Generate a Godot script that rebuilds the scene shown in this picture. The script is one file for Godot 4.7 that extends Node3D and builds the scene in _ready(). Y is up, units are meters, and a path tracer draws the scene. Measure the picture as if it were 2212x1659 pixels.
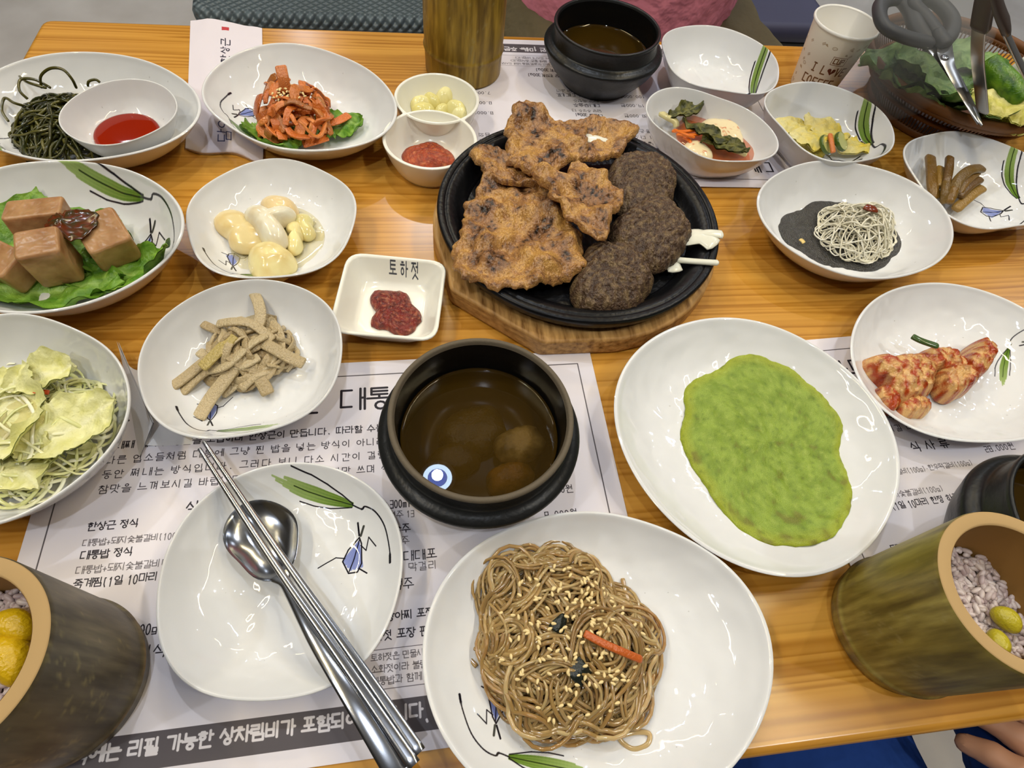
extends Node3D
# A restaurant table laid with a Korean set meal. World: x along the table, z towards the diner, y up; metres.

const TY := 0.72            # height of the table top
const HALL := 2.47          # ceiling height

var rng := RandomNumberGenerator.new()
var used := {}
var M := {}
var dishes := {}

# ---------------------------------------------------------------- mesh building
class MB:
	var v := PackedVector3Array()
	var uv := PackedVector2Array()
	var c := PackedColorArray()
	var idx := PackedInt32Array()
	var pairs := PackedInt32Array()
	# rows of points become a skin; wrap closes each row, colours may be one Color or rows of Colors
	func grid(rows: Array, wrap: bool, col = Color.WHITE, uvs = null, flip := 0) -> void:
		var start := v.size()
		var n: int = rows.size()
		var m: int = rows[0].size()
		var w: int = m + 1 if wrap else m
		var one: bool = col is Color
		for i in n:
			var row: PackedVector3Array = rows[i]
			for j in w:
				var k: int = j % m
				v.append(row[k])
				if uvs == null:
					uv.append(Vector2(float(j) / (w - 1), float(i) / maxi(n - 1, 1)))
				else:
					uv.append(uvs[i][k])
				c.append(col if one else col[i][k])
			if wrap:
				pairs.append(start + i * w)
				pairs.append(start + i * w + m)
		var at := idx.size()
		var vol := 0.0
		var mid := Vector3.ZERO
		for k in range(start, v.size()):
			mid += v[k]
		mid /= float(v.size() - start)
		for i in n - 1:
			for j in w - 1:
				var a: int = start + i * w + j
				var b: int = a + 1
				var d: int = a + w
				var e: int = d + 1
				idx.append(a); idx.append(b); idx.append(d)
				idx.append(b); idx.append(e); idx.append(d)
				vol += (v[a] - mid).dot((v[b] - mid).cross(v[d] - mid)) + (v[b] - mid).dot((v[e] - mid).cross(v[d] - mid))
		if (vol > 0.0) != (flip == 1):   # front faces run clockwise
			for k in range(at, idx.size(), 3):
				var t: int = idx[k]
				idx[k] = idx[k + 1]
				idx[k + 1] = t
	func mesh() -> ArrayMesh:
		var nr := PackedVector3Array()
		nr.resize(v.size())
		for k in range(0, idx.size(), 3):
			var a: int = idx[k]
			var b: int = idx[k + 1]
			var d: int = idx[k + 2]
			var f: Vector3 = (v[d] - v[a]).cross(v[b] - v[a])
			nr[a] += f; nr[b] += f; nr[d] += f
		for k in range(0, pairs.size(), 2):
			var s: Vector3 = nr[pairs[k]] + nr[pairs[k + 1]]
			nr[pairs[k]] = s
			nr[pairs[k + 1]] = s
		for k in nr.size():
			nr[k] = nr[k].normalized() if nr[k].length_squared() > 1e-24 else Vector3.UP
		var arr := []
		arr.resize(Mesh.ARRAY_MAX)
		arr[Mesh.ARRAY_VERTEX] = v
		arr[Mesh.ARRAY_NORMAL] = nr
		arr[Mesh.ARRAY_TEX_UV] = uv
		arr[Mesh.ARRAY_COLOR] = c
		arr[Mesh.ARRAY_INDEX] = idx
		var m := ArrayMesh.new()
		m.add_surface_from_arrays(Mesh.PRIMITIVE_TRIANGLES, arr)
		return m

func noise(s: int, f: float, oct := 3) -> FastNoiseLite:
	var n := FastNoiseLite.new()
	n.seed = s
	n.frequency = f
	n.fractal_octaves = oct
	return n

func lin(r: float, g: float, b: float) -> Color:   # sRGB bytes to a linear vertex colour
	return Color(r / 255.0, g / 255.0, b / 255.0).srgb_to_linear()

func srgb(r: float, g: float, b: float) -> Color:
	return Color(r / 255.0, g / 255.0, b / 255.0)

# ---------------------------------------------------------------- nodes
func numbered(called: String) -> String:
	used[called] = used.get(called, -1) + 1
	return called if used[called] == 0 else "%s_%03d" % [called, used[called]]

func tag(o: Node3D, label: String, category: String, group := "") -> void:
	o.set_meta("label", label)
	o.set_meta("category", category)
	if group != "":
		o.set_meta("group", group)

func thing(called: String, label: String, category: String, at := Vector3.ZERO, group := "") -> Node3D:
	var o := Node3D.new()
	o.name = numbered(called)
	add_child(o)
	o.position = at
	tag(o, label, category, group)
	return o

func part(called: String, mesh: Mesh, mat: Material, parent: Node3D, at := Transform3D()) -> MeshInstance3D:
	var o := MeshInstance3D.new()
	o.name = called
	o.mesh = mesh
	o.material_override = mat
	o.transform = at
	parent.add_child(o, true)
	return o

func solo(called: String, mesh: Mesh, mat: Material, label: String, category: String, at := Transform3D(), group := "") -> MeshInstance3D:
	var o := MeshInstance3D.new()
	o.name = numbered(called)
	o.mesh = mesh
	o.material_override = mat
	o.transform = at
	add_child(o)
	tag(o, label, category, group)
	return o

func struct(called: String, mesh: Mesh, mat: Material, at := Transform3D()) -> MeshInstance3D:
	var o := MeshInstance3D.new()
	o.name = called
	o.mesh = mesh
	o.material_override = mat
	o.transform = at
	o.set_meta("kind", "structure")
	add_child(o)
	return o

# mesh moved so that its base centre is the node's origin: returns [mesh builder moved, origin]
func rooted(mb: MB) -> Vector3:
	var lo := mb.v[0]
	var hi := mb.v[0]
	for p in mb.v:
		lo = lo.min(p)
		hi = hi.max(p)
	var o := Vector3((lo.x + hi.x) / 2, lo.y, (lo.z + hi.z) / 2)
	for k in mb.v.size():
		mb.v[k] -= o
	return o

func place(called: String, mb: MB, mat: Material, label: String, category: String, group := "") -> MeshInstance3D:
	var o := rooted(mb)
	return solo(called, mb.mesh(), mat, label, category, Transform3D(Basis(), o), group)

func at(p: Vector3) -> Transform3D:
	return Transform3D(Basis(), p)

# ---------------------------------------------------------------- shapes
func ring(c: Vector3, r: float, n: int) -> PackedVector3Array:
	var a := PackedVector3Array()
	for j in n:
		a.append(c + Vector3(cos(TAU * j / n) * r, 0, sin(TAU * j / n) * r))
	return a

func lathe(mb: MB, profile: Array, n := 72, col = Color.WHITE, c := Vector3.ZERO) -> void:
	var rows := []
	for p in profile:
		rows.append(ring(c + Vector3(0, p.y, 0), maxf(p.x, 0.00001), n))
	mb.grid(rows, true, col)

func smooth(pts: Array, per := 4) -> Array:   # a Catmull-Rom curve through 2D points
	var out := []
	for i in pts.size() - 1:
		var a: Vector2 = pts[maxi(i - 1, 0)]
		var b: Vector2 = pts[i]
		var c: Vector2 = pts[i + 1]
		var d: Vector2 = pts[mini(i + 2, pts.size() - 1)]
		for k in per:
			out.append(b.cubic_interpolate(c, a, d, float(k) / per))
	out.append(pts[pts.size() - 1])
	return out

func spline(pts: Array, per := 6) -> PackedVector3Array:
	var out := PackedVector3Array()
	for i in pts.size() - 1:
		var a: Vector3 = pts[maxi(i - 1, 0)]
		var b: Vector3 = pts[i]
		var c: Vector3 = pts[i + 1]
		var d: Vector3 = pts[mini(i + 2, pts.size() - 1)]
		for k in per:
			out.append(b.cubic_interpolate(c, a, d, float(k) / per))
	out.append(pts[pts.size() - 1])
	return out

# a tube along points: radius rx across and ry along the "up" of the strand; taper closes the ends
func tube(mb: MB, pts: PackedVector3Array, rx: float, ry: float, sides := 6, col = Color.WHITE, up := Vector3.UP, taper := 0.6, square := 0.0) -> void:
	var rows := []
	var n := pts.size()
	var side := Vector3.ZERO
	for i in n:
		var t: Vector3 = (pts[mini(i + 1, n - 1)] - pts[maxi(i - 1, 0)]).normalized()
		if i == 0:
			side = t.cross(up)
			if side.length() < 0.05:
				side = t.cross(Vector3(0.3, 0.2, 0.9))
		side = (side - t * side.dot(t)).normalized()
		var nn := side.cross(t)
		var k := 1.0
		if i == 0 or i == n - 1:
			k = taper
		var row := PackedVector3Array()
		for j in sides:
			var a := TAU * (j + 0.5) / sides
			var q := Vector2(cos(a), sin(a))
			if square > 0.0:
				q = q.lerp(q / maxf(absf(q.x), absf(q.y)), square)
			row.append(pts[i] + side * (q.x * rx * k) + nn * (q.y * ry * k))
		if i == 0:
			var cap := PackedVector3Array()
			for j in sides:
				cap.append(pts[0])
			rows.append(cap)
		rows.append(row)
		if i == n - 1:
			var cap2 := PackedVector3Array()
			for j in sides:
				cap2.append(pts[n - 1])
			rows.append(cap2)
	mb.grid(rows, true, col)

func rpoly(pts: Array, rad: float, seg := 5) -> PackedVector2Array:   # polygon with rounded corners
	var out := PackedVector2Array()
	var n: int = pts.size()
	for i in n:
		var p: Vector2 = pts[i]
		var a: Vector2 = (pts[(i + n - 1) % n] - p)
		var b: Vector2 = (pts[(i + 1) % n] - p)
		var r: float = minf(rad, minf(a.length(), b.length()) * 0.48)
		var s := p + a.normalized() * r
		var e := p + b.normalized() * r
		for k in seg + 1:
			var t := float(k) / seg
			out.append(s.lerp(p, t).lerp(p.lerp(e, t), t))
	return out

func rect(w: float, d: float, rad: float, seg := 5) -> PackedVector2Array:
	return rpoly([Vector2(-w / 2, -d / 2), Vector2(w / 2, -d / 2), Vector2(w / 2, d / 2), Vector2(-w / 2, d / 2)], rad, seg)

# an upright prism over a polygon, with rounded top and bottom edges; planar uv in metres times scale
func slab(mb: MB, poly: PackedVector2Array, y0: float, y1: float, bevel: float, col = Color.WHITE, uvs := 1.0, uv0 := Vector2.ZERO) -> void:
	var n := poly.size()
	var cen := Vector2.ZERO
	for p in poly:
		cen += p
	cen /= n
	var inset := func(d: float) -> PackedVector2Array:
		var o := PackedVector2Array()
		for i in n:
			var t: Vector2 = (poly[(i + 1) % n] - poly[(i + n - 1) % n]).normalized()
			var nn := Vector2(-t.y, t.x)
			if nn.dot(cen - poly[i]) < 0:
				nn = -nn
			o.append(poly[i] + nn * d)
		return o
	var lay := [[bevel * 3.0, y0, 0.35], [bevel * 1.3, y0, 1.0], [bevel, y0, 1.0], [bevel * 0.29, y0 + bevel * 0.29, 1.0], [0.0, y0 + bevel, 1.0], [0.0, y0 + bevel * 1.3, 1.0],
		[0.0, y1 - bevel * 1.3, 1.0], [0.0, y1 - bevel, 1.0], [bevel * 0.29, y1 - bevel * 0.29, 1.0], [bevel, y1, 1.0], [bevel * 1.3, y1, 1.0], [bevel * 3.0, y1, 0.35]]
	var rows := []
	var us := []
	for k in range(-1, lay.size() + 1):
		var l: Array = lay[clampi(k, 0, lay.size() - 1)]
		var pp: PackedVector2Array = inset.call(minf(l[0], 10.0) if l[2] == 1.0 else bevel * 1.3)
		var row := PackedVector3Array()
		var u := PackedVector2Array()
		for p in pp:
			var q: Vector2 = p
			if l[2] < 1.0:
				q = cen.lerp(p, 0.5)
			if k < 0 or k == lay.size():
				q = cen
			row.append(Vector3(q.x, l[1], q.y))
			u.append((q - uv0) * uvs)
		rows.append(row)
		us.append(u)
	mb.grid(rows, true, col, us)

func box(mb: MB, w: float, h: float, d: float, c: Vector3, bevel := 0.002, col = Color.WHITE) -> void:
	var b := MB.new()
	slab(b, rect(w, d, bevel * 1.5, 3), 0, h, bevel, col)
	var s := mb.v.size()
	for p in b.v:
		mb.v.append(p + c)
	mb.uv.append_array(b.uv)
	mb.c.append_array(b.c)
	for i in b.idx:
		mb.idx.append(i + s)
	for i in b.pairs:
		mb.pairs.append(i + s)

func rad(f: Array, a: float) -> float:   # radius of an outline: f = [r0, cos1, sin1, cos2, sin2 ...]
	var r: float = f[0]
	for k in range(1, f.size(), 2):
		var o := a * ((k + 1) / 2)
		r += f[k] * cos(o) + f[k + 1] * sin(o)
	return r

# a soft lump over an outline: base.call(x, z) is what it lies on, h its height, edge how full its sides are
func lump(mb: MB, c: Vector2, f: Array, base: Callable, h: float, edge: float, col: Callable, nz: FastNoiseLite, amp: float, rings := 18, segs := 64, wob := 0.0, under := 0.0, curl := 0.0) -> void:
	var rows := []
	var cols := []
	for i in range(rings + 4):
		var t: float = sin(minf(float(i) / rings, 1.0) * PI / 2) if i <= rings else [0.94, 0.6, 0.0][i - rings - 1]
		var row := PackedVector3Array()
		var cr := PackedColorArray()
		for j in segs:
			var a := TAU * j / segs
			var dir := Vector2(cos(a), sin(a))
			var r := rad(f, a) * (1.0 + wob * nz.get_noise_2d(dir.x * 520.0 * f[0] + 511.0, dir.y * 520.0 * f[0]) + wob * 0.5 * nz.get_noise_2d(dir.x * 1600.0 * f[0] + 77.0, dir.y * 1600.0 * f[0]))
			var p: Vector2 = c + dir * (r * t)
			var y: float = base.call(p.x, p.y)
			var q := nz.get_noise_3d(p.x * 1000.0, 0.0, p.y * 1000.0)
			y += curl * t * t
			if i <= rings:
				var full := pow(maxf(0.0, 1.0 - pow(t, edge)), 0.5)
				y += h * full + amp * q * minf(1.0, full * 1.6)
			else:
				y += under * (0.94 - t)
			row.append(Vector3(p.x, y, p.y))
			cr.append(col.call(p.x, p.y, t, q))
		rows.append(row)
		cols.append(cr)
	mb.grid(rows, true, cols)

# a thin crumpled leaf lying over base: long way along ang, frilled at the rim
func leaf(mb: MB, c: Vector2, ang: float, len: float, wid: float, base: Callable, frill: float, waves: float, col: Callable, sd: int, curl := 0.0, thick := 0.0007) -> void:
	var nz := noise(sd, 0.035, 2)
	var nu := 22
	var nv := 34
	var ax := Vector2(cos(ang), sin(ang))
	var ay := Vector2(-ax.y, ax.x)
	var top := []
	var bot := []
	var cols := []
	for i in nv + 1:
		var t := float(i) / nv
		var w := wid * 0.5 * pow(sin(PI * clampf(t * 0.93 + 0.05, 0.0, 1.0)), 0.62) * (0.72 + 0.4 * t)
		var r1 := PackedVector3Array()
		var r2 := PackedVector3Array()
		var cr := PackedColorArray()
		for j in nu + 1:
			var u := 2.0 * j / nu - 1.0
			var e := absf(u)
			var rim := pow(e, 2.5)
			var tip := pow(t, 4.0)
			var p := c + ax * ((t - 0.5) * len * (1.0 + 0.05 * nz.get_noise_1d(u * 60.0 + 700.0))) + ay * (u * w * (1.0 + 0.16 * nz.get_noise_1d(t * 260.0 + 90.0 * signf(u))))
			var y: float = base.call(p.x, p.y)
			y += frill * maxf(rim, tip * 0.8) * (0.45 * sin(waves * (t * 5.0 + u * 1.3) + sd) + 0.25 * sin(waves * 1.9 * t * 5.0 + sd * 2.0 + u * 3.0) + 0.6)
			y += frill * (0.5 + 0.45 * nz.get_noise_2d(p.x * 2500.0, p.y * 2500.0) + 0.9 * nz.get_noise_2d(p.x * 1000.0 + 33.0, p.y * 1000.0)) + 0.0008
			y += curl * e * e
			y -= 0.0007 * exp(-pow(u / 0.08, 2.0))
			r1.append(Vector3(p.x, y + thick, p.y))
			r2.append(Vector3(p.x, y, p.y))
			cr.append(col.call(t, u, nz.get_noise_2d(p.x * 3000.0 + 70.0, p.y * 3000.0)))
		top.append(r1)
		bot.append(r2)
		cols.append(cr)
	bot.reverse()
	var cb := cols.duplicate()
	cb.reverse()
	mb.grid(top + bot, false, cols + cb)

# a strand that wanders inside an outline over a mound: returns its points
func wander(c: Vector2, f: Array, base: Callable, dome: float, level: float, step: float, n: int, turn: float, sd: int, keep := 0.93, wave := 0.0012) -> PackedVector3Array:
	var a := rng.randf() * TAU
	var r := sqrt(rng.randf()) * 0.95
	var p := c + Vector2(cos(a), sin(a)) * rad(f, a) * r * keep
	var d := rng.randf() * TAU
	var bend := rng.randf_range(-1, 1) * turn
	var out := PackedVector3Array()
	var ph := rng.randf() * TAU
	for i in n:
		var q := p - c
		var an := atan2(q.y, q.x)
		var s := q.length() / rad(f, an)
		var y: float = base.call(p.x, p.y) + dome * pow(maxf(0.0, 1.0 - s * s), 0.6) * level + wave * (1.0 + sin(i * step * 260.0 + ph)) + 0.001
		out.append(Vector3(p.x, y, p.y))
		if rng.randf() < 0.12:
			bend = rng.randf_range(-1, 1) * turn
		var go := bend
		if s > keep:
			var home := wrapf(atan2(-q.y, -q.x) - d, -PI, PI)
			go = clampf(home * 4.0 / (step * 1000.0) * 0.5, -turn * 2.2, turn * 2.2)
		d += go * step * 1000.0 * 0.1
		p += Vector2(cos(d), sin(d)) * step
	return out

# ---------------------------------------------------------------- surfaces
func std(albedo: Color, rough: float, spec := 0.5) -> StandardMaterial3D:
	var m := StandardMaterial3D.new()
	m.albedo_color = albedo
	m.roughness = rough
	m.metallic_specular = spec
	return m

func vcol(rough: float, spec := 0.5) -> StandardMaterial3D:
	var m := std(Color.WHITE, rough, spec)
	m.vertex_color_use_as_albedo = true
	return m

func ntex(sd: int, f: float, size := 256, oct := 4, lo := Color.BLACK, hi := Color.WHITE, mid := 0.5, kind := FastNoiseLite.TYPE_SIMPLEX_SMOOTH) -> NoiseTexture2D:
	var t := NoiseTexture2D.new()
	var n := noise(sd, f, oct)
	n.noise_type = kind
	t.noise = n
	t.width = size
	t.height = size
	t.seamless = true
	var g := Gradient.new()
	g.set_color(0, lo)
	g.set_color(1, hi)
	g.add_point(mid, lo.lerp(hi, 0.5))
	t.color_ramp = g
	return t

func bump(m: StandardMaterial3D, tex: Texture2D, cm: float, scale: Vector3) -> void:
	m.heightmap_enabled = true
	m.heightmap_texture = tex
	m.heightmap_scale = cm
	m.uv1_triplanar = true
	m.uv1_scale = scale

# ---------------------------------------------------------------- drawing on paper and glaze (flat print)
func dab(img: Image, a: Vector2, b: Vector2, w0: float, w1: float, col: Color) -> void:
	var wm := maxf(w0, w1) * 0.5 + 1.0
	var x0 := maxi(0, int(minf(a.x, b.x) - wm))
	var x1 := mini(img.get_width() - 1, int(maxf(a.x, b.x) + wm) + 1)
	var y0 := maxi(0, int(minf(a.y, b.y) - wm))
	var y1 := mini(img.get_height() - 1, int(maxf(a.y, b.y) + wm) + 1)
	var ab := b - a
	var l2 := maxf(ab.length_squared(), 1e-6)
	for y in range(y0, y1 + 1):
		for x in range(x0, x1 + 1):
			var p := Vector2(x + 0.5, y + 0.5)
			var t := clampf((p - a).dot(ab) / l2, 0.0, 1.0)
			var d := p.distance_to(a + ab * t) - lerpf(w0, w1, t) * 0.5
			if d < 0.5:
				var k := clampf(0.5 - d, 0.0, 1.0) * col.a
				var o := img.get_pixel(x, y)
				img.set_pixel(x, y, o.lerp(Color(col.r, col.g, col.b), k))

func path(img: Image, pts: Array, w: float, col: Color, scale := 1.0, off := Vector2.ZERO) -> void:
	for i in pts.size() - 1:
		dab(img, off + pts[i] * scale, off + pts[i + 1] * scale, w, w, col)

const JAMO := {
	"ㄱ": ["0010", "1091"], "ㄴ": ["0001", "0111"], "ㄷ": ["1000", "0001", "0111"], "ㄹ": ["0010", "1015", "1505", "0501", "0111"],
	"ㅁ": ["0010", "1011", "1101", "0100"], "ㅂ": ["0001", "1011", "0111", "0515"], "ㅅ": ["5001", "5311"], "ㅈ": ["0010", "5001", "5411"],
	"ㅊ": ["3070", "0212", "5201", "5511"], "ㅋ": ["0010", "1091", "0595"], "ㅌ": ["1000", "0001", "0111", "0515"], "ㅍ": ["0010", "0111", "3031", "7071"],
	"ㅎ": ["3070", "0212"], "ㅇ": []}
const LEADS := "ㄱㄲㄴㄷㄸㄹㅁㅂㅃㅅㅆㅇㅈㅉㅊㅋㅌㅍㅎ"
const TAILS := " ㄱㄲㄳㄴㄵㄶㄷㄹㄺㄻㄼㄽㄾㄿㅀㅁㅂㅄㅅㅆㅇㅈㅊㅋㅌㅍㅎ"
const TWIN := {"ㄲ": "ㄱㄱ", "ㄸ": "ㄷㄷ", "ㅃ": "ㅂㅂ", "ㅆ": "ㅅㅅ", "ㅉ": "ㅈㅈ", "ㄳ": "ㄱㅅ", "ㄵ": "ㄴㅈ", "ㄶ": "ㄴㅎ", "ㄺ": "ㄹㄱ", "ㄻ": "ㄹㅁ", "ㄼ": "ㄹㅂ", "ㅀ": "ㄹㅎ", "ㅄ": "ㅂㅅ"}
const LATIN := {
	"0": ["0010", "1011", "1101", "0100"], "1": ["2250", "5051"], "2": ["0010", "1015", "1505", "0501", "0111"], "3": ["0010", "1011", "1101", "0515"], "4": ["0006", "0616", "8081"],
	"5": ["1000", "0005", "0515", "1511", "1101"], "6": ["1000", "0001", "0111", "1115", "1505"], "7": ["0010", "1031"], "8": ["0010", "1011", "1101", "0100", "0515"], "9": ["1505", "0500", "0010", "1011"],
	"(": ["6030", "3037", "3761"], ")": ["3060", "6067", "6731"], "+": ["0616", "5359"], ",": ["5941"], ".": ["4951"], "g": ["1404", "0408", "0818", "1411", "1101"], "m": ["0401", "0414", "5451", "1411"],
	"l": ["5051"], "·": ["5556"], "C": ["1000", "0001", "0111"], "U": ["0001", "0111", "1110"], "P": ["0001", "0010", "1015", "1505"], "I": ["5051", "2080", "2181"], "L": ["0001", "0111"], "O": ["3070", "7012", "1218", "1871", "7131", "3108", "0802", "0230"],
	"V": ["0051", "5110"], "E": ["1000", "0001", "0111", "0585"], "F": ["1000", "0001", "0575"]}

func mark(img: Image, segs: Array, o: Vector2, s: Vector2, th: float, col: Color) -> void:
	for q in segs:
		var g := []
		for k in 4:
			var d := int(q[k])
			g.append(1.0 if d == 1 else d / 10.0)
		dab(img, o + Vector2(g[0], g[1]) * s, o + Vector2(g[2], g[3]) * s, th, th, col)

func oval(img: Image, c: Vector2, r: Vector2, th: float, col: Color) -> void:
	var n := 12
	for i in n:
		dab(img, c + Vector2(cos(TAU * i / n), sin(TAU * i / n)) * r, c + Vector2(cos(TAU * (i + 1) / n), sin(TAU * (i + 1) / n)) * r, th, th, col)

func jamo(img: Image, ch: String, o: Vector2, s: Vector2, th: float, col: Color) -> void:
	if TWIN.has(ch):
		for k in 2:
			jamo(img, TWIN[ch][k], o + Vector2(s.x * 0.54 * k, 0), Vector2(s.x * 0.46, s.y), th, col)
		return
	if ch == "ㅇ":
		oval(img, o + s * 0.5, Vector2(minf(s.x, s.y * 1.2), minf(s.y, s.x * 1.1)) * 0.48, th, col)
		return
	if ch == "ㅎ":
		oval(img, o + s * Vector2(0.5, 0.72), Vector2(s.x * 0.34, s.y * 0.27), th, col)
	mark(img, JAMO[ch], o, s, th, col)

# one Hangul syllable, from its three letters, in a box of size s
func syllable(img: Image, ch: String, o: Vector2, s: float, th: float, col: Color) -> void:
	var n := ch.unicode_at(0) - 0xAC00
	var lead: String = LEADS[n / 588]
	var vow := (n % 588) / 28
	var tail := n % 28
	var h := 0.56 if tail > 0 else 0.94
	var wide: bool = vow in [8, 12, 13, 17, 18]
	var both: bool = vow in [9, 10, 11, 14, 15, 16, 19]
	var u := Vector2(s, s)
	var put := func(x0: float, y0: float, x1: float, y1: float) -> void:
		dab(img, o + Vector2(x0, y0) * u, o + Vector2(x1, y1) * u, th, th, col)
	if wide:
		jamo(img, lead, o + Vector2(0.18, 0.02) * u, Vector2(0.62, h * 0.52) * u, th, col)
	elif both:
		jamo(img, lead, o + Vector2(0.06, 0.02) * u, Vector2(0.5, h * 0.5) * u, th, col)
	else:
		jamo(img, lead, o + Vector2(0.04, 0.06) * u, Vector2(0.5 if vow in [0, 2, 4, 6, 20] else 0.4, h * 0.8) * u, th, col)
	if wide or both:
		var x1 := 0.97 if wide else 0.64
		var yb := h * 0.86
		var kind: int = vow
		if both:
			kind = 8 if vow < 12 else (13 if vow < 17 else 18)
		var xm := x1 * 0.5
		if kind in [13, 17]:
			yb = h * 0.72
		put.call(0.02, yb, x1, yb)
		if kind == 8: put.call(xm, h * 0.62, xm, yb)
		if kind == 12: put.call(xm - 0.14, h * 0.62, xm - 0.14, yb); put.call(xm + 0.14, h * 0.62, xm + 0.14, yb)
		if kind == 13: put.call(xm, yb, xm, h * 1.0)
		if kind == 17: put.call(xm - 0.14, yb, xm - 0.14, h); put.call(xm + 0.14, yb, xm + 0.14, h)
	if not wide:
		var e: int = vow
		if both:
			e = {9: 0, 10: 1, 11: 20, 14: 4, 15: 5, 16: 20, 19: 20}[vow]
		var two: bool = e in [1, 3, 5, 7]
		var xs := 0.78
		put.call(xs, 0.0, xs, h)
		if two: put.call(0.95, 0.0, 0.95, h)
		if e == 0: put.call(xs, h * 0.45, 0.97, h * 0.45)
		if e == 2: put.call(xs, h * 0.3, 0.97, h * 0.3); put.call(xs, h * 0.6, 0.97, h * 0.6)
		if e in [1]: put.call(xs, h * 0.45, 0.95, h * 0.45)
		if e == 3: put.call(xs, h * 0.3, 0.95, h * 0.3); put.call(xs, h * 0.6, 0.95, h * 0.6)
		if e in [4, 5]: put.call(0.58, h * 0.45, xs, h * 0.45)
		if e in [6, 7]: put.call(0.58, h * 0.3, xs, h * 0.3); put.call(0.58, h * 0.6, xs, h * 0.6)
	if tail > 0:
		jamo(img, TAILS[tail], o + Vector2(0.2, 0.64) * u, Vector2(0.66, 0.34) * u, th, col)

# a line of writing; wid > 0 stretches it to that width. Returns nothing; sizes in pixels of the picture
func write(img: Image, s: String, o: Vector2, h: float, wid: float, th: float, col: Color) -> void:
	var adv := 0.0
	for ch in s:
		adv += 0.45 if ch == " " else (1.08 if ch.unicode_at(0) >= 0xAC00 else 0.62)
	var k := wid / (adv * h) if wid > 0 else 1.0
	var x := o.x
	for ch in s:
		if ch == " ":
			x += 0.45 * h * k
		elif ch.unicode_at(0) >= 0xAC00:
			syllable(img, ch, Vector2(x, o.y), h * minf(1.0, k * 1.05), th, col)
			x += 1.08 * h * k
		else:
			if ch in "0O":
				oval(img, Vector2(x + 0.24 * h * k, o.y + h * (0.5 if ch in "0O" else 0.5)), Vector2(0.2 * h * k, h * 0.4), th, col)
			elif LATIN.has(ch):
				mark(img, LATIN[ch], Vector2(x + 0.06 * h * k, o.y + h * 0.1), Vector2(0.4 * h * k, h * 0.8), th, col)
			x += 0.62 * h * k

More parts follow.
